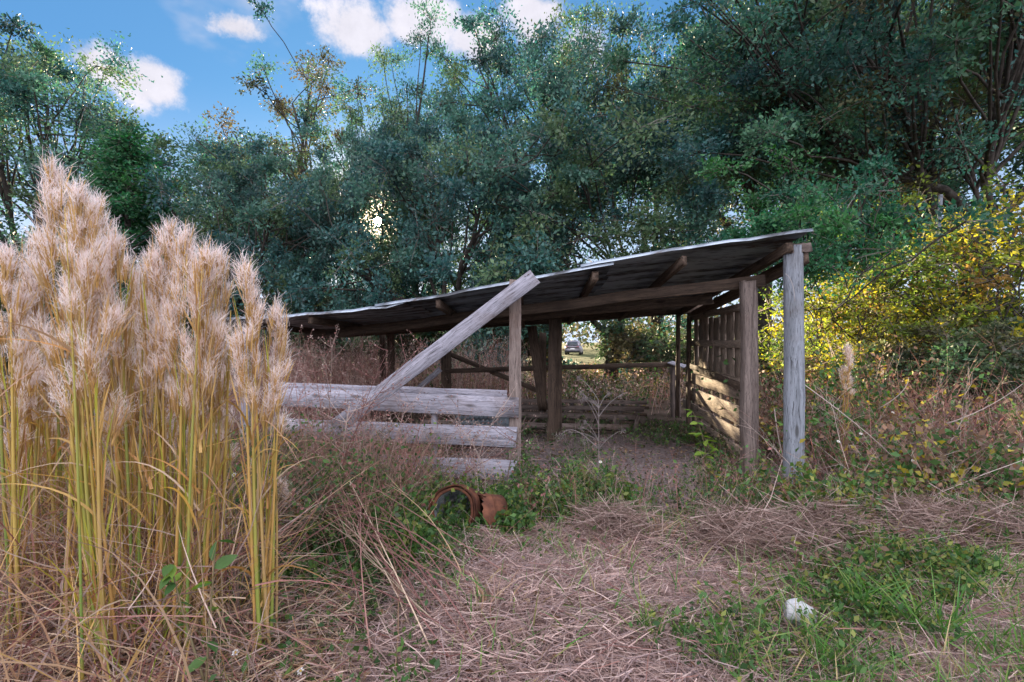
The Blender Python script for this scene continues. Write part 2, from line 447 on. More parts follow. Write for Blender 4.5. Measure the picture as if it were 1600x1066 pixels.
def ground_mat():
    m, nt, out = new_mat('ground')
    tcn = nd(nt, 'ShaderNodeTexCoord'); v = tcn.outputs['Object']
    n1 = nd(nt, 'ShaderNodeTexNoise', {'Vector': v, 'Scale': 1.6, 'Detail': 8, 'Roughness': 0.65})
    n2 = nd(nt, 'ShaderNodeTexNoise', {'Vector': v, 'Scale': 22.0, 'Detail': 6, 'Roughness': 0.7})
    r = nd(nt, 'ShaderNodeValToRGB', {'Fac': n1.outputs['Fac']})
    e = r.color_ramp.elements
    e[0].position = 0.32; e[0].color = (0.035, 0.028, 0.020, 1)
    e[1].position = 0.62; e[1].color = (0.13, 0.095, 0.078, 1)
    # bare sandy floor of the shed: an oval with a broken edge
    sx = nd(nt, 'ShaderNodeSeparateXYZ', {0: v})
    def m2(op, a, b): return nd(nt, 'ShaderNodeMath', {0: a, 1: b}, operation=op).outputs[0]
    a = m2('DIVIDE', m2('SUBTRACT', sx.outputs[0], 1.3), 2.3); b = m2('DIVIDE', m2('SUBTRACT', sx.outputs[1], 7.2), 2.7)
    q = m2('ADD', m2('MULTIPLY', a, a), m2('MULTIPLY', b, b))
    q = m2('ADD', q, m2('MULTIPLY', m2('SUBTRACT', n1.outputs['Fac'], 0.5), 1.8))
    f = nd(nt, 'ShaderNodeMapRange', {'Value': q, 'From Min': 1.1, 'From Max': 0.6})
    dr = nd(nt, 'ShaderNodeValToRGB', {'Fac': n2.outputs['Fac']})
    dr.color_ramp.elements[0].position = 0.35; dr.color_ramp.elements[0].color = (0.10, 0.078, 0.072, 1)
    dr.color_ramp.elements[1].position = 0.68; dr.color_ramp.elements[1].color = (0.30, 0.25, 0.25, 1)
    mx = nd(nt, 'ShaderNodeMix', {'Factor': f.outputs[0], 'A': r.outputs[0], 'B': dr.outputs[0]}, data_type='RGBA')
    # open pasture far beyond the shed
    ff = nd(nt, 'ShaderNodeMapRange', {'Value': sx.outputs[1], 'From Min': 22.0, 'From Max': 32.0})
    gr = nd(nt, 'ShaderNodeMix', {'Factor': n1.outputs['Fac'], 'A': (0.05, 0.075, 0.025, 1), 'B': (0.14, 0.13, 0.06, 1)}, data_type='RGBA')
    mx2 = nd(nt, 'ShaderNodeMix', {'Factor': ff.outputs[0], 'A': mx.outputs['Result'], 'B': gr.outputs['Result']}, data_type='RGBA')
    bp = nd(nt, 'ShaderNodeBump', {'Strength': 0.8, 'Distance': 0.03, 'Height': n2.outputs['Fac']})
    p = nd(nt, 'ShaderNodeBsdfPrincipled', {'Base Color': mx2.outputs['Result'], 'Roughness': 0.95, 'Specular IOR Level': 0.1, 'Normal': bp.outputs[0]})
    nt.links.new(p.outputs[0], out.inputs[0])
    return m
ground = part('ground', make_mesh('ground', V, np.stack([ii, ii+1, ii+1+nx, ii+nx], 1), None, None, ground_mat(), True))
tag(ground, kind='structure')

# ------------------------------------------------------------------ the lean-to shed
SO = Vector((0.0, 7.5, 0.0))
shed = thing('lean_to_shed', 'open weathered wooden lean-to shed with sagging rusty tin roof', 'shed', SO)
FR, FL = np.array([3.10, 5.42]), np.array([-4.14, 7.2])
BR, BL = np.array([3.30, 9.7]), np.array([-4.1, 11.0])
def roof_at(t, s, dz=0.0):
    """T runs from the high right end to the low left end, S from the front edge to the back"""
    xy = (1-s)*((1-t)*FR+t*FL) + s*((1-t)*BR+t*BL)
    zf = np.interp(t, [0, .18, .38, .54, .72, .87, 1], [2.69, 2.55, 2.345, 2.15, 1.99, 1.93, 1.92])
    zb = np.interp(t, [0, .3, .6, 1], [2.20, 2.04, 1.91, 1.84])
    return np.array([xy[0], xy[1], zf*(1-s)+zb*s+dz])
def roof_sheet(t0, t1, s0, s1, dz, seed):
    rg = np.random.default_rng(seed)
    ns, ntt = 46, 12
    v = []
    wob = rg.normal(0, 0.006, ntt+1)
    for i in range(ntt+1):
        t = t0+(t1-t0)*i/ntt
        for j in range(ns+1):
            s = s0+(s1-s0)*j/ns
            p = roof_at(t, s, dz + 0.010*math.sin(j/ns*2*PI*9) + wob[i]*(1 if j < 6 else 0.3) - (0.024 if j == 0 and s0 < 0 else 0))
            v.append(p-np.array(SO))
    n1 = len(v)
    v = np.array(v); v = np.concatenate([v, v-np.array([0, 0, 0.003])])
    w = ns+1
    a = (np.arange(ntt)[:, None]*w+np.arange(ns)[None]).ravel()
    q = [np.stack([a, a+1, a+1+w, a+w], 1), np.stack([a+n1, a+w+n1, a+1+w+n1, a+1+n1], 1)]
    def edge(ix):
        ix = np.asarray(ix); return np.stack([ix[:-1], ix[1:], ix[1:]+n1, ix[:-1]+n1], 1)
    q += [edge(np.arange(w)), edge(ntt*w+np.arange(w)), edge(np.arange(ntt+1)*w), edge(np.arange(ntt+1)*w+ns)]
    return make_mesh('roof_sheet', v, np.concatenate(q), None, None, M.roof, True)
k = 0
for (ta, tb, lift) in ((-0.005, 0.325, 0.062), (0.265, 0.66, 0.022), (0.61, 1.005, 0.0)):
    for r_ in range(6):
        k += 1
        part('roof_sheet', roof_sheet(ta + 0.012*math.sin(k*3.1), tb+0.012*math.sin(k*5.7), r_/6-0.012+(-0.012 if r_ == 0 else 0), (r_+1)/6+0.008,
                                      lift+0.005*(r_ % 2), k), shed)
# purlins under the sheets, run from the front edge to the back
for t, s0, tw in ((0.02, 0.0, 0.1), (0.165, -0.012, 0.09), (0.295, -0.008, 0.10), (0.415, 0.03, 0.09), (0.555, -0.01, 0.09), (0.80, 0.0, 0.09), (0.96, 0.02, 0.08)):
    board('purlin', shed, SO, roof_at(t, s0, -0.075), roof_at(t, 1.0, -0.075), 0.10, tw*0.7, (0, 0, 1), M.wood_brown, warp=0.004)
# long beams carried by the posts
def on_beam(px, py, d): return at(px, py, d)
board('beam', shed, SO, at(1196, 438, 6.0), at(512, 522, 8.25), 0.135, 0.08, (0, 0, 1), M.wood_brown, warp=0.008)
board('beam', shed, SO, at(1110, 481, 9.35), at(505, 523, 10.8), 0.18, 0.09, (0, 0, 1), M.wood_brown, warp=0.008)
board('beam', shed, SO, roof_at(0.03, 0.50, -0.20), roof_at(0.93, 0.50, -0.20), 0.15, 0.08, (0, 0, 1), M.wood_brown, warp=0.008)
board('rafter', shed, SO, Vector(roof_at(-0.008, 0.02, -0.17)), Vector(roof_at(-0.005, 1.0, -0.17)), 0.16, 0.05, (0, 0, 1), M.wood_brown)
# round pole at the front right corner
def round_pole(name, p0, p1, r0, r1, mat, seed):
    rg = np.random.default_rng(seed)
    L = (Vector(p1)-Vector(p0)).length
    g = Geo(); n = 22
    xs_ = np.linspace(0, L, n)
    pts = np.stack([xs_, 0.006*np.sin(xs_*2+seed), 0.006*np.cos(xs_*1.7)], 1)
    rr = np.interp(xs_, [0, L], [r0, r1])*(1+rg.normal(0, 0.012, n))
    tube(g, pts, rr, 20)
    me = g.mesh(name, mat, True)
    m = frame(p0, p1, (0, 1, 0)); m.translation = Vector(p0)-SO
    return part(name, me, shed, m)
round_pole('round_post', Vector((3.06, 5.56, -0.25)), Vector((3.055, 5.56, 2.63)), 0.108, 0.098, M.wood_pole, 3)
board('post_cap', shed, SO, Vector((2.98, 5.50, 2.585)), Vector((3.2, 5.50, 2.605)), 0.10, 0.05, (0, 0, 1), M.wood_post)
# wire hanging from the pole top
g = Geo(); tube(g, bez((2.92, 5.47, 2.32), (2.99, 5.43, 2.26), (3.0, 5.43, 2.02), 10)-np.array(SO), 0.004, 5, (0.3, 0.28, 0.28)); part('wire', g.mesh('wire', M.stem), shed)
# corner posts carrying the wall of pallets
board('post', shed, SO, Vector((2.765, 5.98, -0.2)), Vector((2.75, 5.98, 2.30)), 0.135, 0.14, (1, 0, 0), M.wood_post, warp=0.004)
board('post', shed, SO, Vector((2.935, 6.20, -0.2)), Vector((2.915, 6.20, 2.36)), 0.06, 0.13, (1, 0, 0), M.wood_post, warp=0.004)
# front post with the board gate
board('post', shed, SO, at(805, 770, 5.82), at(805, 438, 5.86), 0.135, 0.095, (1, 0, 0), M.wood_post, warp=0.003)
gate_l = lambda py: at(418, py, 6.42)
board('board', shed, SO, at(809, 637, 5.74), at(421, 619, 6.40), 0.225, 0.03, (0, 0, 1), M.wood_gray)
board('board', shed, SO, at(792, 616, 5.80), at(424, 602.5, 6.46), 0.085, 0.035, (0, 0, 1), M.wood_gray)
board('board', shed, SO, at(807, 683.5, 5.74), at(416, 667, 6.40), 0.225, 0.03, (0, 0, 1), M.wood_gray)
board('board', shed, SO, at(807, 736, 5.74), at(416, 716, 6.40), 0.23, 0.03, (0, 0, 1), M.wood_gray)
board('batten', shed, SO, at(679, 755, 6.02), at(679, 622, 6.02), 0.07, 0.035, (1, 0, 0), M.wood_gray)
board('post', shed, SO, at(428, 740, 6.55), at(428, 598, 6.55), 0.12, 0.10, (1, 0, 0), M.wood_gray)
# fallen plank leaning across the front
board('brace', shed, SO, at(524, 668, 5.68), at(836, 432, 5.66), 0.178, 0.07, (-0.6, 0, 0.8), M.wood_gray, warp=0.004)
for ch in list(shed.children):
    if ch.name.split('.')[0] in ('board', 'brace'):
        g = Geo(); xs_ = [v.co.x for v in ch.data.vertices]; L_ = max(xs_); W_ = max(v.co.y for v in ch.data.vertices); T_ = max(v.co.z for v in ch.data.vertices)
        rg = np.random.default_rng(len(xs_)+int(L_*1000))
        for x_ in (.045, .085, L_*.31, L_*.32, L_-.06, L_-.1):
            y_ = rg.uniform(-.75, .75)*W_
            for sg in (-1, 1): tube(g, [(x_, y_, sg*(T_-.004)), (x_, y_, sg*(T_+.0035))], .0055, 6, (.05, .03, .025))
        tag(part('nail_heads', g.mesh('nail_heads', M.rust), ch), kind='stuff')
# posts inside and at the back
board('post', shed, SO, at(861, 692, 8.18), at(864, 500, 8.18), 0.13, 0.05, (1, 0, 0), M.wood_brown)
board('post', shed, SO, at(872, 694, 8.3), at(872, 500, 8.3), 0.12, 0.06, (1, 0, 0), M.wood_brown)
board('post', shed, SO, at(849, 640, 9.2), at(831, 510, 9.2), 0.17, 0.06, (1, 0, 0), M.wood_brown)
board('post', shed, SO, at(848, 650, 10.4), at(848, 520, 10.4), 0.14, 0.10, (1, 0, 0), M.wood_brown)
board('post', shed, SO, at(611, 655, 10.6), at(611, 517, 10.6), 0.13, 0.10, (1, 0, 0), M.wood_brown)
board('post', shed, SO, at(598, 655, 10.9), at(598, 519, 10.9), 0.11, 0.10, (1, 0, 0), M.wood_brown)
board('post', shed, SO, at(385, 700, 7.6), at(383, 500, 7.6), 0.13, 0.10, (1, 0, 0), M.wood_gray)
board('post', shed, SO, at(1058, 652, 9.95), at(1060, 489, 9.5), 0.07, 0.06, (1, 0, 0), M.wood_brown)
# side wall: a pallet nailed up high, planks and an older pallet below
def wall_pt(a, z, out=0.0):
    """A = metres along the side wall from the front post, OUT = metres outwards"""
    d = np.array([0.495, 3.52]); d = d/np.linalg.norm(d)
    n = np.array([d[1], -d[0]])
    p = np.array([2.83, 6.10])+d*a+n*out
    return Vector((p[0], p[1], z))
WD = np.array([0.139, 0.99, 0]); OUT = np.array([0.99, -0.139, 0])
up_p = part('pallet', board_mesh('pallet', 3.2, 0.09, 0.05, M.wood_pallet, 501), shed,
            Matrix.Translation(-SO) @ frame(wall_pt(0.05, 2.03), wall_pt(3.25, 2.02), (0, 0, 1)))
def sub_board(name, par, p0, p1, W, T, wdir, mat, **kw):
    """a board that is a child of the part PAR, given in world space"""
    SEED[0] += 1
    p0, p1 = Vector(p0), Vector(p1)
    me = board_mesh(name, (p1-p0).length, W, T, mat, SEED[0], **kw)
    w = Matrix.Translation(SO) @ par.matrix_basis
    return part(name, me, par, w.inverted() @ frame(p0, p1, wdir))
for z in (1.56, 1.08):
    sub_board('stringer', up_p, wall_pt(0.05, z), wall_pt(3.25, z), 0.10, 0.05, (0, 0, 1), M.wood_pallet)
rg = np.random.default_rng(5)
a = 0.1
while a < 3.2:
    w = rg.uniform(0.24, 0.36)
    sub_board('slat', up_p, wall_pt(a+w/2, 1.0+rg.uniform(-0.03, 0.03), 0.045), wall_pt(a+w/2+rg.normal(0, 0.012), 2.0+rg.uniform(-0.04, 0.03), 0.045), w, 0.02, WD, M.wood_pallet)
    if a+w < 3.1:
        for zb in (1.22, 1.80):
            sub_board('block', up_p, wall_pt(a+w-0.02, zb, 0.085), wall_pt(a+w+0.14, zb, 0.085), rg.uniform(0.12, 0.22), 0.05, (0, 0, 1), M.wood_brown)
    a += w+rg.uniform(0.025, 0.07)
for (z, W, a0, a1) in ((0.93, 0.20, 0.0, 3.9), (0.62, 0.24, 0.0, 3.7), (0.36, 0.17, 0.0, 4.2), (0.12, 0.20, 0.0, 3.0)):
    board('plank', shed, SO, wall_pt(a0, z+0.02, 0.04), wall_pt(a1, z, 0.02), W, 0.03, (0, 0, 1), M.wood_pallet)
for i, a in enumerate((0.35, 0.8, 1.5, 2.1, 2.9, 3.5)):
    board('upright', shed, SO, wall_pt(a, -0.1, 0.075), wall_pt(a+0.03*(-1)**i, 1.0+0.06*(i % 3), 0.075), 0.15, 0.03, WD, M.wood_brown)
board('wall_rail', shed, SO, wall_pt(0.0, 1.03, -0.04), wall_pt(3.4, 1.16, -0.04), 0.09, 0.04, (0, 0, 1), M.wood_brown)
board('post', shed, SO, wall_pt(3.32, -0.1, -0.06), wall_pt(3.30, 2.05, -0.05), 0.14, 0.06, WD, M.wood_brown)

# rail fence closing off the back
fence = thing('rail_fence', 'low dark rail fence with one diagonal rail behind the shed', 'fence', (0, 11, 0))
FO = Vector((0, 11, 0))
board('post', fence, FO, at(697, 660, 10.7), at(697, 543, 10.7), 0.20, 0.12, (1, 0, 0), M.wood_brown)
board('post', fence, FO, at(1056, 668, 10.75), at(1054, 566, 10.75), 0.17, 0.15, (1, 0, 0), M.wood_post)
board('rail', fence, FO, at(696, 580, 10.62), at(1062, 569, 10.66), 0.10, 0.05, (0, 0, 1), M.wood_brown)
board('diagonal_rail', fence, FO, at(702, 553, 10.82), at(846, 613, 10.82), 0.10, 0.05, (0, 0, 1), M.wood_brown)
board('rail_cap', fence, FO, at(1046, 566, 10.6), at(1071, 573, 10.3), 0.14, 0.03, (1, 0, 0.1), M.wood_gray)
board('broken_rail', fence, FO, at(655, 606, 9.7), at(688, 577, 9.7), 0.10, 0.05, (0.4, 0, 0.6), M.wood_gray)

# slatted frame lying on the floor
RO = Vector((0.8, 9.6, 0))
rack = thing('slatted_frame', 'long grey slatted wooden frame lying flat on shed floor', 'wooden frame', RO)
for (y0, x0, x1, yr, z, w) in ((8.95, -1.6, 2.00, 8.75, 0.16, 0.09), (9.35, -1.6, 2.25, 9.15, 0.27, 0.09), (9.75, -1.7, 2.45, 9.5, 0.36, 0.08), (10.1, -1.7, 2.6, 9.9, 0.44, 0.07)):
    board('rail', rack, RO, Vector((x0, y0, z+0.02)), Vector((x1, yr, z-0.03)), w, 0.045, (0, 0, 1), M.wood_post)
    board('runner', rack, RO, Vector((x0, y0+0.02, z-0.10)), Vector((x1+0.05, yr+0.02, z-0.13)), 0.05, 0.05, (0, 0, 1), M.wood_brown)
rg = np.random.default_rng(9)
for i in range(11):
    x = -1.45+i*0.36+rg.normal(0, 0.03)
    board('slat', rack, RO, Vector((x, 8.8, 0.09)), Vector((x+0.35+rg.normal(0, 0.05), 10.1, 0.37)), 0.07, 0.022, (1, 0, 0), M.wood_post)
for i in range(3):
    x = 1.2+i*0.4
    board('leg', rack, RO, Vector((x+0.1, 8.85+0.03*i, -0.02)), Vector((x+0.25, 9.1, 0.26)), 0.06, 0.05, (1, 0, 0), M.wood_post)

# corrugated offcut lying inside
g = Geo(); n = 60
u = np.linspace(0, 1, n); v0 = np.stack([u*0.9-0.45, np.zeros(n), 0.012*np.sin(u*2*PI*12)], 1)
v1 = v0+np.array([0, 1.1, 0.10]); vv = np.concatenate([v0, v1, v0-[0, 0, .003], v1-[0, 0, .003]])
i = np.arange(n-1)
g.add(vv, q=np.concatenate([np.stack([i, i+1, i+1+n, i+n], 1), np.stack([i+2*n, i+3*n, i+1+3*n, i+1+2*n], 1)]), c=np.array((.3, .3, .3)))
o = part('tin_sheet', g.mesh('tin_sheet', M.roof, True), None, Matrix.Translation((-0.5, 7.6, 0.10)) @ Matrix.Rotation(0.12, 4, 'X'))
tag(o, 'grey corrugated tin offcut lying behind the front boards', 'tin sheet')

# ------------------------------------------------------------------ rusty drums, clay piece, rock
def lathe(g, prof, n, jag=None, rg=None, c=(.3, .3, .3)):
    """PROF = (axial x, radius); axis along X"""
    ang = np.arange(n)*2*PI/n
    v = []
    for i, (x, r) in enumerate(prof):
        for a_ in range(n):
            rr = r*(1+0.02*math.sin(3*ang[a_])+0.012*math.sin(7*ang[a_]+1))
            xx = x + (jag[a_] if jag is not None and i in (0,) else 0)
            v.append((xx, rr*math.cos(ang[a_]), rr*math.sin(ang[a_])))
    j = np.arange(n); jn = (j+1) % n
    q = [np.stack([i*n+j, i*n+jn, (i+1)*n+jn, (i+1)*n+j], 1) for i in range(len(prof)-1)]
    g.add(v, q=np.concatenate(q), c=np.array(c))
def drum(label, loc, axis_dir, r, L, mat, seed, roll=0.0):
    rg = np.random.default_rng(seed)
    t = thing('rusty_drum', label, 'drum', loc, 0, 'rusty drums in the vines')
    m = frame((0, 0, 0), axis_dir, (0, 0, 1)) @ Matrix.Rotation(roll, 4, 'X')
    n = 48
    jag = rg.normal(0, 0.012, n) + 0.025*np.sin(np.arange(n)*0.55+seed)
    g = Geo(); lathe(g, [(0, r), (0.04, r*1.01), (L*0.32, r), (L*0.34, r*1.05), (L*0.38, r*1.05), (L*0.40, r), (L*0.7, r*0.99), (L, r*0.97), (L, r*0.93), (L*0.5, r*0.95), (0, r*0.955), (0, r)], n, jag)
    part('shell', g.mesh('shell', mat, True), t, m)
    g = Geo(); lathe(g, [(0.015, r*0.90), (0.015, r*0.80), (0.03, r*0.79), (0.05, r*0.88), (0.03, r*0.92), (0.015, r*0.90)], n)
    part('rim', g.mesh('rim', M.rust_light, True), t, m)
    g = Geo(); lathe(g, [(0.03, r*0.86), (L*0.9, r*0.83), (L*0.9, r*0.01)], n)
    part('liner', g.mesh('liner', M.liner, True), t, m)
    return t
drum('rusty drum with open end and dark inside among green vines', at(706, 801, 4.18)+Vector((0, 0, .02)), (0.20, 0.90, -0.30), 0.20, 0.40, M.rust, 2)
drum('bright orange rusted drum tipped towards the straw beside the open drum', at(748, 808, 4.28)+Vector((0, 0, .01)), (0.90, 0.42, -0.12), 0.170, 0.20, M.rust_light, 5, 1.2)

def rock_mesh(name, r, seed, mat, squash=(1, 1, 1), cuts=14, sub=3, rough=0.02):
    import bmesh
    rg = np.random.default_rng(seed)
    bm = bmesh.new(); bmesh.ops.create_icosphere(bm, subdivisions=sub+1, radius=1.0)
    pl = unit(rg.normal(size=(cuts, 3))); dd = rg.uniform(0.62, 0.9, cuts)
    for v in bm.verts:
        p = np.array(v.co)
        for n_, d_ in zip(pl, dd):
            e = p@n_-d_
            if e > 0: p = p-n_*e*0.93
        p = p*(1+rg.normal(0, rough))
        v.co = Vector(p*np.array(squash)*r)
    me = bpy.data.meshes.new(name); bm.to_mesh(me); bm.free(); me.materials.append(mat)
    return me
o = part('rock', rock_mesh('rock', 0.112, 34, M.stone, (1.0, 0.8, 0.82), 10, 3, 0.008), None,
         Matrix.Translation((at(1247, 968, 2.95)[0], 2.95, float(gh(1.65, 2.95))+0.045)) @ Matrix.Rotation(0.5, 4, 'Y'))
tag(o, 'pale grey angular rock lying in the foreground grass', 'rock')
o = part('clay_fragment', rock_mesh('clay_fragment', 0.055, 8, M.brick, (1, 0.7, 0.7), 9, 2), None, Matrix.Translation((at(697, 873, 3.75)[0], 3.75, float(gh(-.48, 3.75))+0.05)))
tag(o, 'small orange broken clay piece on straw below the drums', 'clay piece')

# ------------------------------------------------------------------ far car and cabin
M.paint = plain_mat('car_paint', (0.40, 0.36, 0.40), 0.3, 0.4)
M.glass = plain_mat('dark_glass', (0.05, 0.06, 0.07), 0.08)
M.tyre = plain_mat('tyre', (0.02, 0.02, 0.02), 0.9)
M.lamp = plain_mat('tail_lamp', (0.35, 0.02, 0.02), 0.3)
M.trim = plain_mat('dark_trim', (0.04, 0.04, 0.045), 0.6)
M.white = plain_mat('white_paint', (0.78, 0.78, 0.78), 0.5)
M.siding = wood_mat('grey_siding', (0.22, 0.21, 0.20), (0.36, 0.34, 0.33), (0.2, 0.17, 0.15))
M.shingle = plain_mat('shingle', (0.13, 0.115, 0.11), 0.9)
CO = at(897, 553, 60); CO.z = 0
car = thing('parked_car', 'silver car parked far off beyond the field, seen from behind', 'car', CO, rad(-12))
def loft(name, secs, mat, par, smooth=True):
    g = Geo(); n = len(secs[0]); k_ = len(secs)
    v = np.concatenate([np.asarray(s) for s in secs]); j = np.arange(n); jn = (j+1) % n
    q = np.concatenate([np.stack([i*n+j, i*n+jn, (i+1)*n+jn, (i+1)*n+j], 1) for i in range(k_-1)])
    t = []
    for base, sec in ((0, secs[0]), ((k_-1)*n, secs[-1])):
        v = np.concatenate([v, np.mean(np.asarray(sec), 0)[None]]); ci = len(v)-1
        t.append(np.stack([base+j, base+jn, np.full(n, ci)], 1))
    g.add(v, q=q, t=np.concatenate(t)); return part(name, g.mesh(name, mat, smooth), par)
def sec(y, w, z0, z1, wt):
    w /= 2; wt /= 2
    return [(-w*.92, y, z0), (w*.92, y, z0), (w, y, z0+.15), (w, y, z0+(z1-z0)*.6), (wt, y, z1-.05), (wt*.9, y, z1), (-wt*.9, y, z1), (-wt, y, z1-.05), (-w, y, z0+(z1-z0)*.6), (-w, y, z0+.15)]
loft('body', [sec(-2.2, 1.6, .40, .92, 1.5), sec(-2.05, 1.78, .30, 1.02, 1.6), sec(-1.2, 1.86, .28, 1.05, 1.66), sec(1.0, 1.86, .28, 1.02, 1.66), sec(1.9, 1.8, .30, .86, 1.5), sec(2.25, 1.55, .4, .75, 1.3)], M.paint, car)
loft('cabin', [sec(-2.0, 1.5, .98, 1.05, 1.45), sec(-1.55, 1.5, .98, 1.58, 1.2), sec(-.6, 1.52, .98, 1.66, 1.22), sec(.4, 1.5, .98, 1.6, 1.2), sec(1.2, 1.45, .98, 1.04, 1.4)], M.paint, car)
def quad_part(name, pts, mat, par, thick=0.02):
    p = np.asarray(pts, float); nrm = np.cross(p[1]-p[0], p[2]-p[0]); nrm = nrm/np.linalg.norm(nrm)*thick
    g = Geo(); g.add(np.concatenate([p, p+nrm]), q=[(0, 1, 2, 3), (7, 6, 5, 4), (0, 4, 5, 1), (1, 5, 6, 2), (2, 6, 7, 3), (3, 7, 4, 0)])
    return part(name, g.mesh(name, mat), par)
quad_part('rear_window', [(-.62, -2.0, 1.08), (.62, -2.0, 1.08), (.52, -1.62, 1.53), (-.52, -1.62, 1.53)], M.glass, car)
quad_part('number_plate', [(-.26, -2.22, .62), (.26, -2.22, .62), (.26, -2.2, .76), (-.26, -2.2, .76)], M.white, car)
quad_part('bumper', [(-.84, -2.22, .36), (.84, -2.22, .36), (.84, -2.24, .56), (-.84, -2.24, .56)], M.trim, car, .08)
for sx in (-1, 1):
    quad_part('tail_lamp', [(sx*.62-.14, -2.14, .80), (sx*.62+.14, -2.14, .80), (sx*.62+.14, -2.1, .97), (sx*.62-.14, -2.1, .97)], M.lamp, car, .05)
    for y in (-1.35, 1.4):
        g = Geo(); tube(g, [(sx*.70, y, .33), (sx*.75, y, .33), (sx*.90, y, .33), (sx*.93, y, .33)], [.30, .33, .33, .28], 20); w_ = part('wheel', g.mesh('wheel', M.tyre, True), car)
        g = Geo(); tube(g, [(sx*.90, y, .33), (sx*.945, y, .33)], [.2, .18], 16); part('rim', g.mesh('rim', M.paint, True), w_)
    g = Geo(); box_geo(g, (sx*.98-.1, .55, .98), (sx*.98+.1, .7, 1.12)); part('wing_mirror', g.mesh('wing_mirror', M.paint), car)

HO = Vector((-3.2, 38, 0))
cab = thing('small_cabin', 'small grey cabin with white window far behind the shed', 'cabin', HO, rad(8))
g = Geo(); box_geo(g, (-2.6, 0, -0.1), (2.6, 4, 2.0)); part('wall', g.mesh('wall', M.siding), cab)
g = Geo(); g.add([(-3, -.5, 1.95), (3, -.5, 1.95), (3, 2, 2.9), (-3, 2, 2.9), (3, 4.5, 1.95), (-3, 4.5, 1.95), (-3, -.5, 1.83), (3, -.5, 1.83), (3, 4.5, 1.83), (-3, 4.5, 1.83)],
               q=[(0, 1, 2, 3), (3, 2, 4, 5), (6, 7, 1, 0), (5, 4, 8, 9), (6, 9, 8, 7)], t=[(0, 3, 5), (1, 4, 2)]); part('roof', g.mesh('roof', M.shingle), cab)
g = Geo(); box_geo(g, (-.05, -.06, .65), (.95, -.003, 1.55)); wf = part('window', g.mesh('window', M.white), cab)
for x0 in (.04, .49):
    g = Geo(); box_geo(g, (x0, -.075, .74), (x0+.37, -.061, 1.47)); part('pane', g.mesh('pane', plain_mat('pane_glass', (.35, .38, .42), .1)), wf)

# ------------------------------------------------------------------ trees
GAPS = []            # (point, direction, radius, share of leaves kept, from how far on): openings in the foliage
GAPS.append((np.array([0, 0, EYE]), SUN, 0.13, 0.0, 5.0))
GAPS.append((np.array([0, 0, EYE]), SUN, 0.9, 0.50, 5.0))
GAPS.append((np.array([3.05, 7.4, 0.62]), SUN, 0.48, 0.10, 5.0))
GAPS.append((np.array([3.25, 9.2, 1.0]), SUN, 0.45, 0.10, 5.0))
for p_, r_ in (((7.4, 11.6, 1.8), 1.9), ((10.0, 12.0, 2.2), 2.0), ((8.9, 12.0, 4.0), 1.5), ((11.5, 13.5, 4.5), 1.6), ((6.6, 9.2, 1.3), 1.3), ((9.5, 9.8, 1.5), 1.5)):
    GAPS.append((np.array(p_), SUN, r_, 0.0, 1.2))
GAPS.append((np.array([0, 0, EYE+.05]), unit(np.array([7.6, 60, -.35])), 0.95, 0.0, 12.0))
def sun_keep(p, rg, name):
    keep = np.ones(len(p), bool)
    for o_, dr, r_, k_, m_ in GAPS:
        if m_ < 2 and name in ('yellow_shrub', 'spreading_oak'): continue
        d = p-o_; al = d@dr
        dist = np.linalg.norm(d-al[:, None]*dr, axis=1)
        hit = (al > m_) & (dist < r_*(0.75+0.5*rg.random(len(p))))
        keep &= ~hit | (rg.random(len(p)) < k_)
    return keep

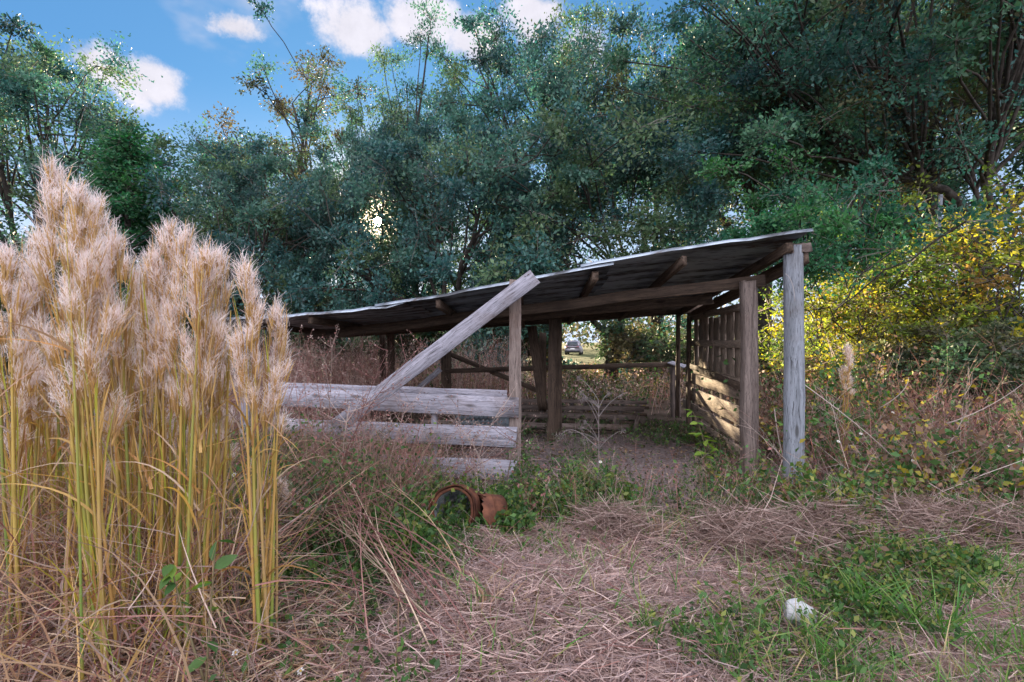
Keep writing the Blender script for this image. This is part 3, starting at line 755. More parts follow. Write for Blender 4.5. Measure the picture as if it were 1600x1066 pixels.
class TreeKind:
    """one trunk mesh and one set of leaves, in local space"""
    def __init__(s, seed, H, rx, rz, zc, nclump, leaf_n, leaf_s, pal, clump_r=0.9, trunk_r=0.28, fork=0.35, nlimb=8, low=0.0, shell=0.5, twigs=12, cone=False, ry=None, centre=(0, 0), flat=0.7, mat=None, limbs=()):
        s.mat = mat or M.leaf
        rg = np.random.default_rng(seed)
        ry = ry or rx
        ph = rg.uniform(0, 6.3, 8)
        # clump centres
        C_ = []
        while len(C_) < nclump:
            d = unit(rg.normal(size=3)); q = shell+(1-shell)*rg.random()**0.6
            az = math.atan2(d[1], d[0]); lump = 1+0.20*math.sin(3*az+ph[0])+0.14*math.sin(5*az+4*d[2]+ph[1])+0.12*math.sin(7*d[2]+ph[2])
            p = np.array([centre[0]+rx*d[0]*q*lump, centre[1]+ry*d[1]*q*lump, zc+rz*d[2]*q*lump])
            if cone:
                h = rg.random()**1.35; r_ = rx*(1-h)**0.85*(0.35+0.65*rg.random()**0.5)
                a = rg.uniform(0, 2*PI); p = np.array([r_*math.cos(a), r_*math.sin(a), low+h*(H-low-0.2)])
            if p[2] < low: continue
            C_.append(p)
        C_ = np.array(C_)
        s.br = []
        def tube2(g_, pts, radii, sides=6, cap=True): s.br.append((np.asarray(pts, float), np.asarray(radii, float), sides, cap))
        fz = H*fork
        lean = rg.normal(0, 0.25, 2)
        top = np.array([lean[0], lean[1], fz])
        if cone:
            tube2(None, [(0, 0, -.3), (0, 0, H*0.5), (0, 0, H*0.97)], [trunk_r, trunk_r*.6, .02], 7)
            for c in C_[::2]:
                tube2(None, bez((0, 0, max(0.2, c[2]-0.5)), (c[0]*.5, c[1]*.5, c[2]-.2), c, 4), [0.03, .02, .015, .006], 4, cap=False)
        else:
            tr = bez((0, 0, -0.3), (lean[0]*0.2, lean[1]*0.6, fz*0.55), top, 8)
            tube2(None, tr, trunk_r*np.interp(np.linspace(0, 1, 8), [0, .1, 1], [1.5, 1.1, 0.8]), 9)
            for lb in limbs:
                tube2(None, bez(*lb[0], 10)+np.vstack([np.zeros(3), rg.normal(0, .06, (8, 3)), np.zeros(3)]), np.linspace(lb[1], lb[1]*.3, 10), 7)
            # limbs reach towards groups of clumps
            far = C_[rg.choice(len(C_), nlimb, replace=False)]
            for _ in range(4):
                own = np.argmin(np.linalg.norm(C_[:, None]-far[None], axis=2), axis=1)
                far = np.array([C_[own == i].mean(0) if (own == i).any() else far[i] for i in range(nlimb)])
            for i in range(nlimb):
                sub = C_[own == i]
                if not len(sub): continue
                e = far[i]
                st = tr[rg.integers(4, 8)]
                mid = (st+e)/2+np.array([rg.normal(0, .4), rg.normal(0, .4), rg.uniform(-.2, .9)])
                limb = bez(st, mid, e, 9); limb[1:-1] += rg.normal(0, 0.07, (7, 3))
                r0 = trunk_r*rg.uniform(0.34, 0.55)
                lr = np.linspace(r0, r0*0.28, 9)
                tube2(None, limb, lr, 7)
                for c in sub:
                    b_i = rg.integers(3, 9); b0 = limb[b_i]
                    m_ = (b0+c)/2+rg.normal(0, 0.22, 3)+np.array([0, 0, 0.15])
                    br = bez(b0, m_, c, 6); br[1:-1] += rg.normal(0, 0.05, (4, 3))
                    tube2(None, br, np.linspace(lr[b_i]*0.55, 0.018, 6), 5, cap=False)
        # twigs and leaves
        P_, D_, CO_ = [], [], []
        per = leaf_n//nclump
        tb, td, tl = [], [], []
        for c in C_:
            r_ = clump_r*rg.uniform(0.5, 1.25)
            tdir = unit(rg.normal(size=(twigs, 3))*np.array([1, 1, flat])+np.array([0, 0, 0.22]))
            tlen = r_*rg.uniform(0.6, 1.25, twigs)
            tb.append(np.tile(c, (twigs, 1))); td.append(tdir); tl.append(tlen)
            k_ = rg.integers(0, twigs, per)
            u_ = rg.random(per)**0.6
            spread = 0.16*r_
            p = c+tdir[k_]*(tlen[k_]*u_)[:, None]+rg.normal(0, spread, (per, 3))*np.array([1, 1, .8])+np.array([0, 0, -0.12])*r_*(u_**2)[:, None]
            P_.append(p)
            D_.append(unit(tdir[k_]*0.7+rg.normal(0, .7, (per, 3))))
            base = pal[rg.integers(0, len(pal))]
            cc = np.array(base)*rg.uniform(0.75, 1.25)
            CO_.append(np.clip(cc[None]*rg.uniform(0.7, 1.35, (per, 1))+rg.normal(0, 0.006, (per, 3)), 0.004, 1))
        tb, td, tl = np.concatenate(tb), np.concatenate(td), np.concatenate(tl)
        s.T = (tb, td, tl)
        s.trunk = s.wood(None, '')
        s.P, s.D, s.C = np.concatenate(P_), np.concatenate(D_), np.concatenate(CO_)
        s.S = leaf_s*rg.uniform(0.65, 1.35, len(s.P)); s.H = H; s.rg = rg
        s.shared = None
    def wood(s, mat, name):
        g = Geo(); cut = False
        for pts, radii, sides, cap in s.br:
            if mat is not None and np.max(radii) < 0.13:
                a = np.array(mat)
                if not sun_keep(pts@a[:3, :3].T+a[:3, 3], np.random.default_rng(8), name)[1:].all(): cut = True; continue
            tube(g, pts, radii, sides, cap=cap)
        if mat is not None and not cut: return s.trunk
        return g.mesh('trunk', M.bark, True)
    def add_twigs(s, g, k):
        tb, td, tl = s.T[0][k], s.T[1][k], s.T[2][k]
        c = np.array([(.07, .055, .045), (.16, .14, .13), (.24, .21, .20)])[np.random.default_rng(5).integers(0, 3, len(tb))]
        ribbons(g, tb, td, tl, 0.02, np.array([0, 0, -0.12]), 2, c, rg=np.random.default_rng(6), taper=0.85)
    def crown(s, mat=None, name=''):
        """the crown mesh; with the tree's placing matrix, leaves in the sun's way are left out"""
        keep = None
        if mat is not None:
            a = np.array(mat)
            w = s.P@a[:3, :3].T+a[:3, 3]
            keep = sun_keep(w, np.random.default_rng(3), name)
            if keep.all(): keep = None
        if keep is None:
            if s.shared is None:
                g = Geo(); leaves(g, s.P, s.D, s.S, s.C, rg=s.rg, flat=.45); s.add_twigs(g, slice(None)); s.shared = g.mesh('crown', s.mat)
            return s.shared
        g = Geo(); leaves(g, s.P[keep], s.D[keep], s.S[keep], s.C[keep], rg=s.rg, flat=.45)
        tw = s.T[0]+s.T[1]*s.T[2][:, None]*.6
        s.add_twigs(g, sun_keep(tw@a[:3, :3].T+a[:3, 3], np.random.default_rng(4), name))
        return g.mesh('crown', s.mat)

BLUE = [(0.060, 0.140, 0.122), (0.050, 0.120, 0.115), (0.078, 0.160, 0.122), (0.100, 0.160, 0.085), (0.042, 0.090, 0.080)]
MID = [(0.055, 0.11, 0.062), (0.066, 0.12, 0.062), (0.08, 0.125, 0.06)]
OLIVE = [(0.085, 0.090, 0.045), (0.105, 0.092, 0.05), (0.06, 0.075, 0.045)]
K = {}
K['oak_a'] = TreeKind(1, 14.5, 5.0, 5.2, 9.0, 150, 64000, 0.145, BLUE+[(0.07, 0.155, 0.11), (0.08, 0.16, 0.09)], 1.2, 0.30, 0.30, 9, 3.2)
K['oak_b'] = TreeKind(2, 14.5, 5.2, 5.6, 8.6, 155, 64000, 0.145, BLUE+MID, 1.15, 0.32, 0.28, 9, 2.6)
TEAL = [(0.062, 0.155, 0.115), (0.078, 0.17, 0.10), (0.055, 0.135, 0.115), (0.105, 0.175, 0.075)]
K['oak_c'] = TreeKind(3, 9.0, 4.6, 4.2, 4.6, 150, 64000, 0.128, BLUE, .95, 0.24, 0.25, 9, 0.5, shell=0.6)
K['airy'] = TreeKind(4, 15.5, 4.2, 6.0, 9.5, 95, 26000, 0.13, OLIVE+BLUE, 0.95, 0.26, 0.35, 8, 3.5, shell=0.35)
K['open_oak'] = TreeKind(5, 16, 5.4, 5.6, 10.2, 135, 62000, 0.14, BLUE, 1.2, 0.30, 0.35, 9, 4.0, shell=0.35)
K['shrub'] = TreeKind(6, 4.4, 2.0, 2.2, 2.2, 80, 7600, 0.095, [(0.34, 0.31, 0.045), (0.22, 0.27, 0.045), (0.38, 0.35, 0.05), (0.09, 0.15, 0.04), (0.15, 0.22, 0.045), (0.18, 0.24, 0.05), (0.30, 0.19, 0.06)], 0.6, 0.05, 0.15, 7, 0.1, shell=0.25, twigs=9, mat=M.yellow_leaf)
K['maple'] = TreeKind(8, 5.4, 2.3, 1.4, 4.0, 60, 16000, 0.10, [(0.045, 0.145, 0.07), (0.055, 0.16, 0.06), (0.04, 0.12, 0.075)], 0.65, 0.08, 0.5, 7, 2.2, shell=0.2)
K['cedar'] = TreeKind(9, 7.4, 2.0, 1, 1, 150, 42000, 0.085, [(0.042, 0.135, 0.058), (0.055, 0.155, 0.06), (0.036, 0.11, 0.052)], 0.5, 0.12, cone=True, low=0.6, flat=1.2)
K['bush'] = TreeKind(10, 3.6, 2.4, 1.7, 1.7, 60, 16000, 0.125, MID+OLIVE, 0.7, 0.07, 0.12, 7, 0.05, shell=0.25, twigs=9)
K['big_oak'] = TreeKind(12, 13, 8.5, 4.0, 9.4, 280, 110000, 0.115, TEAL+BLUE[:2]+OLIVE[:1], .95, 0.28, 0.36, 6, 5.0, shell=0.25, ry=5.0, centre=(-2.0, 0),
    limbs=((((0, 0, 4.6), (-1.2, .2, 6.2), (-4.2, .3, 6.6)), .17), (((-.2, 0, 3.4), (-1.6, -.3, 4.2), (-3.6, -.2, 5.2)), .12), (((-3.0, .2, 6.5), (-3.6, .2, 7.2), (-4.0, 0, 9.0)), .09), (((-1.6, .2, 6.2), (-2.2, 0, 5.2), (-4.4, .4, 5.4)), .07), (((0, 0, 3.0), (1.2, 0, 4.4), (3.4, 0, 5.0)), .12)))

def tree(kind, px, d, top_y, name, label, cat='tree', rz=0.0, wide=1.0, group=None):
    k_ = K[kind]
    h = EYE-(top_y-533)/F*d
    s = h/k_.H
    x = (px-800)/F*d
    t = thing(name, label, cat, (x, d, float(gh(x, d))), rz, group)
    t.scale = (s*wide, s*wide, s)
    m = Matrix.Translation(t.location) @ Matrix.Rotation(rz, 4, 'Z') @ Matrix.Diagonal((s*wide, s*wide, s, 1))
    part('trunk', k_.wood(m, name), t)
    tag(part('crown', k_.crown(m, name), t), kind='stuff')
    return t
GT = 'live oaks and other trees behind the shed'
tree('oak_a', 40, 21, 55, 'oak_tree', 'tall dark oak above the feathery grass, leftmost of the tree line', rz=0.4, group=GT)
tree('oak_b', 345, 27, 195, 'oak_tree', 'blue-green oak between the bright cedar and the thin half-bare tree', rz=2.0, wide=1.15, group=GT)
tree('airy', 490, 24, 62, 'thin_tree', 'tall thin half-bare tree with sky showing through its crown', rz=1.0, group=GT)
tree('open_oak', 655, 24, 78, 'oak_tree', 'upright oak whose tip stands in front of the two joined clouds', rz=0.2, wide=0.72, group=GT)
tree('open_oak', 855, 22, 0, 'oak_tree', 'tallest open-crowned oak with branches showing above the roof middle', rz=2.6, wide=0.9, group=GT)
tree('oak_b', 1030, 26, 40, 'oak_tree', 'broad oak rising behind the high end of the tin roof', rz=3.7, wide=0.85, group=GT)
tree('oak_c', 715, 17.5, 180, 'oak_tree', 'rounded low blue-green oak just right of the low sun', rz=0.8, wide=0.9, group=GT)
tree('oak_c', 950, 18.5, 190, 'oak_tree', 'dense rounded oak hanging low over the roof where sheets overlap', rz=3.9, wide=1.05, group=GT)
tree('oak_a', 1190, 19, -10, 'oak_tree', 'large blue-green oak above the round corner post', rz=5.0, wide=1.05, group=GT)
tree('oak_c', 400, 19, 240, 'oak_tree', 'low dense oak behind the low left end of the roof', rz=2.2, wide=0.9, group=GT)
tree('oak_c', 560, 20.5, 195, 'oak_tree', 'oak that the low sun shines through', rz=5.1, wide=0.62, group=GT)
tree('oak_a', 1370, 24, -60, 'oak_tree', 'oak filling the gap behind the spreading limbs on the right', rz=1.4, wide=1.0, group=GT)
tree('big_oak', 1530, 14.5, -140, 'spreading_oak', 'big spreading oak with long bare limbs reaching over yellow shrubs', rz=0.0, group=GT)
tree('cedar', 200, 14.5, 200, 'cedar_tree', 'bright green conical cedar behind the tall plumes', rz=0.4, wide=1.35)
tree('maple', 1275, 10.6, 268, 'young_maple', 'bright green young broadleaf tree beside the round corner post', rz=1.1)
GY = 'sunlit yellow shrubs right of the shed'
for px, d, ty, rz, lab in ((1310, 11.6, 410, 0.3, 'sunlit yellow shrub directly right of the round post'), (1430, 11.8, 375, 1.9, 'sunlit yellow shrub in front of the thin grey trunk'),
                           (1545, 11.2, 300, 3.0, 'yellow-green shrub under the big oak trunk at the photo edge'), (1370, 13.5, 345, 4.0, 'tall yellow shrub under the bright green maple'),
                           (1610, 12.6, 255, 5.3, 'yellow shrub rising highest beside the big oak, cut by the photo edge')):
    tree('shrub', px, d, ty, 'yellow_shrub', lab, 'shrub', rz, 1.15, GY)
GB = 'green bushes filling the shade below the trees'
for px, d, ty, rz, lab in ((-40, 13.0, 335, 0.2, 'green bush behind the tall plumes at the far left'), (330, 17.5, 420, 1.0, 'bush low behind the plumes left of the roof'),
                           (520, 19, 440, 2.0, 'bush behind the lowest end of the tin roof'), (760, 21, 440, 0.7, 'bush just behind the top of the leaning plank'),
                           (660, 24, 470, 3.0, 'dim bush between the low sun and the roof'), (1040, 23, 485, 3.6, 'bush seen under the roof right of the parked car'),
                           (1100, 17, 420, 4.4, 'bush behind the pallet wall under the high roof end'), (1215, 16, 455, 5.5, 'bush between the pallet post and round post'),
                           (1500, 15.5, 430, 0.9, 'dark bush behind yellow shrubs below the big oak'),
                           (1470, 9.9, 478, 2.6, 'low green bush in front of the sunlit yellow shrubs'), (1590, 9.6, 455, 3.3, 'green bush before the yellow shrubs at the photo edge')):
    tree('bush', px, d, ty, 'green_bush', lab, 'bush', rz, 1.15, GB)

# thin grey trunk standing in front of the big oak
g = Geo(); tube(g, [(0, 0, -.2), (.02, 0, 1.5), (-.03, .02, 3.2), (.08, 0, 5.2)], [.075, .07, .06, .045], 9)
o = part('bare_trunk', g.mesh('bare_trunk', M.wood_pole, True), None, Matrix.Translation((at(1465, 0, 12.6)[0], 12.6, 0)))
tag(o, 'thin straight grey dead trunk between yellow shrubs', 'dead tree')

# distant woods, one mass
rg = np.random.default_rng(77); g = Geo(); n = 26000
cx = rg.uniform(-110, 120, 420); cy = rg.uniform(72, 110, 420); cz = rg.uniform(0.5, 7.5, 420)
gap = np.abs(cx/cy*F+800-900) < 30
ci = rg.integers(0, 420, n)
p = np.stack([cx[ci], cy[ci], cz[ci]], 1)+rg.normal(0, 1, (n, 3))*np.array([2.6, 2.0, 1.6])
p = p[p[:, 2] > 0]; n = len(p)
leaves(g, p, rdir(n, rg), rg.uniform(.6, 1.1, n), np.array([(.05, .08, .045), (.08, .09, .04), (.12, .10, .04)])[rg.integers(0, 3, n)]*rg.uniform(.7, 1.3, (n, 1)), rg=rg)
for i in range(0, 420, 3):
    tube(g, [(cx[i], cy[i], -.3), (cx[i]+.3, cy[i], cz[i])], [.22, .1], 5, (.08, .065, .05), cap=False)
tag(part('far_woods', g.mesh('far_woods', M.leaf)), 'distant line of woods beyond the open field', 'woods', kind='stuff')

# ------------------------------------------------------------------ weeds and brush
def pick(rg, pal, n, var=0.25):
    pal = np.array(pal); return pal[rg.integers(0, len(pal), n)]*rg.uniform(1-var, 1+var, (n, 1))
DRY = [(0.36, 0.26, 0.225), (0.28, 0.20, 0.18), (0.46, 0.36, 0.31), (0.20, 0.14, 0.12)]
RED = [(0.27, 0.13, 0.115), (0.33, 0.18, 0.15), (0.22, 0.10, 0.09)]
TAN = [(0.46, 0.34, 0.24), (0.40, 0.27, 0.17), (0.52, 0.40, 0.29), (0.34, 0.21, 0.13)]
GREEN = [(0.055, 0.125, 0.035), (0.075, 0.15, 0.04), (0.045, 0.10, 0.035), (0.10, 0.16, 0.04)]
def weed_mass(name, label, cat, xy, H, pal_s, pal_l, leaf_per, leaf_size, seed, twig=5, tilt=0.28, sw=0.006, fuzz=0, fuzz_col=None, hfun=None, mat=None, leaf_lo=0.1):
    """dry stems with side twigs and small leaves, rooted at XY"""
    rg = np.random.default_rng(seed); n = len(xy); g = Geo()
    base = np.stack([xy[:, 0], xy[:, 1], gh(xy[:, 0], xy[:, 1])-0.02], 1)
    d = unit(np.stack([rg.normal(0, tilt, n), rg.normal(0, tilt, n), np.ones(n)], 1))
    L = H*rg.uniform(0.45, 1.05, n)
    if hfun is not None: L = L*hfun(xy)
    bend = rg.normal(0, 0.16, (n, 3))*np.array([1, 1, .4])+np.array([0, 0, -.06])
    cs = pick(rg, pal_s, n)
    ribbons(g, base, d, L, sw*rg.uniform(.7, 1.3, n), bend, 4, cs, cs*1.1, taper=.8, rg=rg)
    def along(i, u): return base[i]+d[i]*(L[i]*u)[:, None]+bend[i]*(L[i]*u*u)[:, None]
    i = np.repeat(np.arange(n), twig); u = rg.uniform(.3, 1, len(i))
    tb = along(i, u); td = unit(d[i]*.8+rg.normal(0, .6, (len(i), 3))); tl = L[i]*rg.uniform(.08, .26, len(i))
    ribbons(g, tb, td, tl, sw*.55, rg.normal(0, .2, (len(i), 3)), 2, cs[i]*1.05, taper=.8, rg=rg)
    if leaf_per:
        ph = rg.uniform(0, 6.3, 4); pt = np.sin(1.7*xy[:, 0]+ph[0]+1.1*np.sin(1.3*xy[:, 1]+ph[1]))+np.sin(2.3*xy[:, 1]-1.1*xy[:, 0]+ph[2])
        wt = np.exp(1.1*pt); j = rg.choice(n, n*leaf_per, p=wt/wt.sum()); uu = rg.uniform(leaf_lo, 1, len(j))
        p = along(j, uu)+rg.normal(0, .05*H**.5, (len(j), 3)); p[:, 2] = np.maximum(p[:, 2], gh(p[:, 0], p[:, 1])+.005)
        leaves(g, p, rdir(len(j), rg), leaf_size*rg.uniform(.6, 1.4, len(j)), np.array(pal_l)[(np.floor((pt[j]*.9+3)*7.3+rg.normal(0, 1.2, len(j))).astype(int)) % len(pal_l)]*rg.uniform(.6, 1.4, (len(j), 1)), rg=rg, aspect=.6)
    if fuzz:
        j = rg.integers(0, n, n*fuzz); uu = rg.uniform(.45, 1.02, len(j))
        p = along(j, uu)+rg.normal(0, .02, (len(j), 3))
        ribbons(g, p, unit(d[j]+rg.normal(0, .55, (len(j), 3))), rg.uniform(.03, .08, len(j)), .005, np.zeros(3), 1, pick(rg, fuzz_col, len(j)), rg=rg)
    return tag(part(name, g.mesh(name, mat or M.blade)), label, cat, kind='stuff')
def scatter(rg, n, x0, x1, y0, y1, ok=None):
    out = np.zeros((0, 2))
    while len(out) < n:
        p = np.stack([rg.uniform(x0, x1, n*2), rg.uniform(y0, y1, n*2)], 1)
        if ok is not None: p = p[ok(p[:, 0], p[:, 1], p[:, 0]/p[:, 1]*F+800)]
        out = np.concatenate([out, p])
    return out[:n]
rg = np.random.default_rng(31)
PINK = [(0.56, 0.40, 0.35), (0.48, 0.33, 0.29), (0.62, 0.47, 0.41)]
weed_mass('dry_brush', 'pinkish dry brush standing behind the left boards', 'brush', scatter(rg, 1900, -5.6, 0.2, 7.2, 12.2, lambda x, y, p: ((p < 600) & (y > 8.3)) | (p < 400) | (y > 10.9)),
          1.75, RED+DRY, DRY+RED, 5, .035, 1, 6, .16, .008, 11, PINK)
weed_mass('field_weeds', 'brown and green weeds in the field behind the shed', 'weeds', scatter(rg, 3000, -7, 11, 11.1, 24, lambda x, y, p: (p > 540) & (p < 1260) & (rg.random(len(p)) < 14/y)),
          1.15, DRY+RED, GREEN+DRY+OLIVE+[(.2, .17, .04)], 12, .08, 2, 4, .25, .010, 1, DRY, hfun=lambda q: np.where(np.abs(q[:, 0]/q[:, 1]*F+800-925) < 75, .62, 1.0))
weed_mass('side_weeds', 'tangled dry and green weeds right of the shed', 'weeds', scatter(rg, 1900, 3.0, 13, 4.7, 12, lambda x, y, p: (p > 1205) & (p < 1720) & ((y > 5.7) | (p > 1262))),
          1.4, RED+DRY[1:2]+DRY[3:]+[(.14, .10, .08)], GREEN+[(.22, .13, .08), (.36, .30, .05), (.16, .10, .07), (.20, .14, .09), (.13, .09, .07)]+GREEN[:3], 15, .075, 3, 4, .5, .008, 0, DRY, hfun=lambda q: np.clip((q[:, 1]-3.5)/2.5, .3, 1.25)*(.75+.3*np.sin(2.2*q[:, 0]+q[:, 1])))
weed_mass('dry_tangle', 'pale dry arching stems tangled over the right weeds', 'dry weeds', scatter(rg, 230, 2.6, 12, 4.5, 9.5, lambda x, y, p: (p > 1195) & (p < 1700) & ((y > 5.7) | (p > 1262))),
          1.3, [(.40, .32, .28), (.26, .19, .165), (.46, .39, .35)], DRY, 0, .05, 31, 7, .7, .0065, 0, DRY)
weed_mass('side_bramble', 'low green bramble under the weeds by the round post', 'bramble', scatter(rg, 620, 1.9, 8, 4.2, 6.6, lambda x, y, p: (p > 1120) & (p < 1650) & ((x < 2.75) | (y < 5.4) | (x > 3.3))),
          .62, DRY+RED, GREEN+[(.20, .21, .05), (.20, .12, .08)], 17, .056, 4, 5, .7, .006, hfun=lambda q: np.random.default_rng(2).uniform(.3, 1.1, len(q)))
weed_mass('edge_herbs', 'mixed green herbs along the edge between straw and weeds', 'herbs', scatter(rg, 700, 1.4, 6.5, 3.4, 4.6, lambda x, y, p: (p > 1080) & (p < 1700) & (np.sin(2.9*x+2*y)+.5*np.sin(6*x) > -.35)),
          .30, DRY+RED, GREEN+[(.20, .21, .05), (.18, .12, .08)], 11, .045, 45, 5, .6, .005, hfun=lambda q: np.random.default_rng(4).uniform(.3, 1.15, len(q)))
weed_mass('front_bramble', 'green bramble vines spreading in front of the gate boards', 'bramble', scatter(rg, 1350, -2.1, 1.6, 3.5, 5.6, lambda x, y, p: (p > 480) & (p < 960) & ((p < 800) | (y > 4.5)) & ((y > 4.05) | (p < 690)) & ((p < 800) | (rg.random(len(p)) < .8)) & ~((p > 668) & (p < 792) & (y < 4.4) & (rg.random(len(p)) < .86))),
          .40, DRY+GREEN, GREEN+[(.16, .19, .05)], 20, .052, 5, 4, .6, .005, hfun=lambda q: np.random.default_rng(3).uniform(.35, 1.15, len(q)))
weed_mass('left_weeds', 'dry reddish weeds between tall plumes and gate boards', 'weeds', scatter(rg, 1300, -3.2, 0.1, 3.4, 6.1, lambda x, y, p: (p > 390) & (p < 790) & (p < 560+60*(y-3.4))),
          .85, RED+[(.20, .15, .11), (.30, .22, .16), (.17, .16, .08), (.24, .17, .12)], GREEN+RED[:1]+OLIVE+GREEN, 11, .04, 6, 6, .40, .0055, 1, DRY)
weed_mass('left_herbs', 'low green herbs under the fallen reddish stalks', 'herbs', scatter(rg, 1200, -2.2, 0.4, 2.2, 4.4, lambda x, y, p: (p > 330) & (p < 700-40*(3.0-y))),
          .22, DRY+GREEN, GREEN, 14, .042, 7, 3, .6, .004)
weed_mass('straw_herbs', 'low green herbs growing in patches through the straw', 'herbs', scatter(rg, 760, -.2, 5, 2.2, 4.8, lambda x, y, p: (p > 820) & (p < 1720) & (np.sin(2.3*x+1.1*np.sin(3.1*y))+.7*np.sin(4.7*y-1.9*x) < -.15-(p > 1200)*.1) & (rg.random(len(p)) < np.where(p > 1150, .35, 1))),
          .25, DRY+GREEN, GREEN+[(.20, .22, .06)], 10, .038, 15, 3, .6, .004)
weed_mass('path_weeds', 'thin reddish and green weeds before the open shed front', 'weeds', scatter(rg, 300, .0, 2.7, 4.2, 5.5, lambda x, y, p: (p > 805) & (p < 1185)),
          .62, RED+DRY+GREEN[:1], GREEN+GREEN+RED[:1]+OLIVE, 11, .036, 18, 6, .35, .0045)
weed_mass('shed_weeds', 'small green weeds on the sandy shed floor edge', 'weeds', scatter(rg, 620, -0.2, 3.2, 4.7, 9.4, lambda x, y, p: (p > 810) & ((p < 935) | (y < 5.5) | (y > 7.6) | (p > 1085)) & (p < 1175)),
          .34, DRY+GREEN, GREEN+OLIVE, 9, .05, 8, 4, .35, .004)

# ------------------------------------------------------------------ straw, grass
def straw(name, label, cat, n, xy, pal, seed, l0=.06, l1=.24, w=.0045, lift=.06, up=.22):
    rg = np.random.default_rng(seed); g = Geo()
    z = gh(xy[:, 0], xy[:, 1])+rg.random(n)**2*lift+.004
    az = rg.uniform(0, 2*PI, n)+0
    d = unit(np.stack([np.cos(az), np.sin(az)*.8, rg.normal(.02, up, n)], 1))
    L = rg.uniform(l0, l1, n)
    base = np.stack([xy[:, 0], xy[:, 1], z], 1)-d*L[:, None]*.5
    base[:, 2] = np.maximum(base[:, 2], gh(base[:, 0], base[:, 1])+.003)
    bend = rg.normal(0, .36, (n, 3))*np.array([1, 1, .5])+np.array([0, 0, -.05])
    ribbons(g, base, d, L, w*rg.uniform(.6, 1.4, n), bend, 2, pick(rg, pal, n, .35), taper=.6, rg=rg)
    return tag(part(name, g.mesh(name, M.blade)), label, cat, kind='stuff')
rg = np.random.default_rng(41)
STRAW = [(0.48, 0.35, 0.31), (0.38, 0.27, 0.24), (0.58, 0.45, 0.40), (0.26, 0.18, 0.155), (0.33, 0.25, 0.245)]
nS = 62000
straw('straw_mat', 'mat of cut brown straw covering the foreground', 'straw', nS, scatter(rg, nS, -1.0, 7.2, 2.0, 4.9, lambda x, y, p: (p > 560+120*(y-2)/2.2-60*(y < 2.6)) & (rg.random(len(p)) < np.where((y > 3.55) & (p > 1000), .38, 1)*np.clip(5.2-y, .1, 1)) & (p < 2300) & (rg.random(len(p)) < np.clip(.62+.45*np.sin(2.3*x+1.1*np.sin(3.1*y))+.35*np.sin(4.7*y-1.9*x)+(p < 1050)*.35, .12, 1))), STRAW, 51)
nS = 10500
straw('loose_straw', 'loose straw strewn over the weedy ground', 'straw', nS, scatter(rg, nS, -3.5, 9, 2.0, 8.2, lambda x, y, p: (p > -100) & (p < 2300) & (~((p > 840) & (p < 1150) & (y > 5.2)) | (rg.random(len(p)) < .25))), STRAW+RED, 52, .10, .34, .0042, .14, .3)
n = 2600; rg = np.random.default_rng(57)
xy = scatter(rg, n, -1.6, 5.6, 2.0, 7.5, lambda x, y, p: (p > 420) & (p < 1720) & ((y < 4.8) | (p < 1160)))
g = Geo(); leaves(g, np.stack([xy[:, 0], xy[:, 1], gh(xy[:, 0], xy[:, 1])+rg.uniform(.01, .05, n)], 1), unit(rg.normal(size=(n, 3))*np.array([1, 1, .3])), rg.uniform(.025, .06, n),
                  pick(rg, [(.20, .12, .075), (.28, .18, .11), (.13, .085, .06), (.34, .25, .16)], n, .3), rg=rg, aspect=.55, fold=.25)
tag(part('leaf_litter', g.mesh('leaf_litter', M.blade)), 'small brown dead leaves scattered over straw and shed floor', 'leaf litter', kind='stuff')
nS = 6500
straw('fallen_thatch', 'fallen dry blades matted at the foot of the plume grass', 'straw', nS, scatter(rg, nS, -3.4, -.3, 1.9, 3.4, lambda x, y, p: p < 560), TAN+DRY+RED[:1], 58, .10, .40, .006, .08, .25)
# coarse straw ridge along the edge of the weeds
nS = 7000
pp = scatter(rg, nS, .6, 4.6, 3.6, 4.5, lambda x, y, p: (np.abs(y-4.0-.16*np.sin(2.3*x+.5)) < .26*rg.random(len(x))+.05) & (np.sin(3.7*x)+.6*np.sin(8.1*x+1) > -.55))
straw('straw_ridge', 'heaped ridge of dead straw at the edge of the weeds', 'straw', nS, pp, [(.26, .18, .155), (.20, .135, .11), (.36, .27, .235), (.15, .105, .085), (.44, .34, .30)], 53, .14, .46, .005, .24, .42)

def tuft_mesh(seed, n, L, spread, pal, w=.009, segs=4):
    rg = np.random.default_rng(seed); g = Geo()
    base = np.stack([rg.normal(0, spread, n), rg.normal(0, spread, n), np.full(n, -.02)], 1)
    d = unit(np.stack([rg.normal(0, .30, n), rg.normal(0, .30, n), np.ones(n)], 1))
    ln = L*rg.uniform(.5, 1.1, n)
    bend = np.stack([d[:, 0]*.7, d[:, 1]*.7, -rg.uniform(.05, .35, n)], 1)+rg.normal(0, .08, (n, 3))
    cc = pick(rg, pal, n, .3)
    ribbons(g, base, d, ln, w*rg.uniform(.6, 1.3, n), bend, segs, cc, cc*1.15, taper=.92, rg=rg)
    return g.mesh('blades', M.blade)
GRASS = [(0.085, 0.20, 0.045), (0.11, 0.23, 0.05), (0.07, 0.165, 0.045), (0.17, 0.24, 0.07)]
T_ = [tuft_mesh(61, 60, .42, .06, GRASS), tuft_mesh(62, 40, .34, .05, GRASS+TAN[:1]), tuft_mesh(63, 70, .30, .09, GRASS), tuft_mesh(64, 50, .36, .07, TAN+DRY)]
GG = 'clumps of long grass in the foreground'
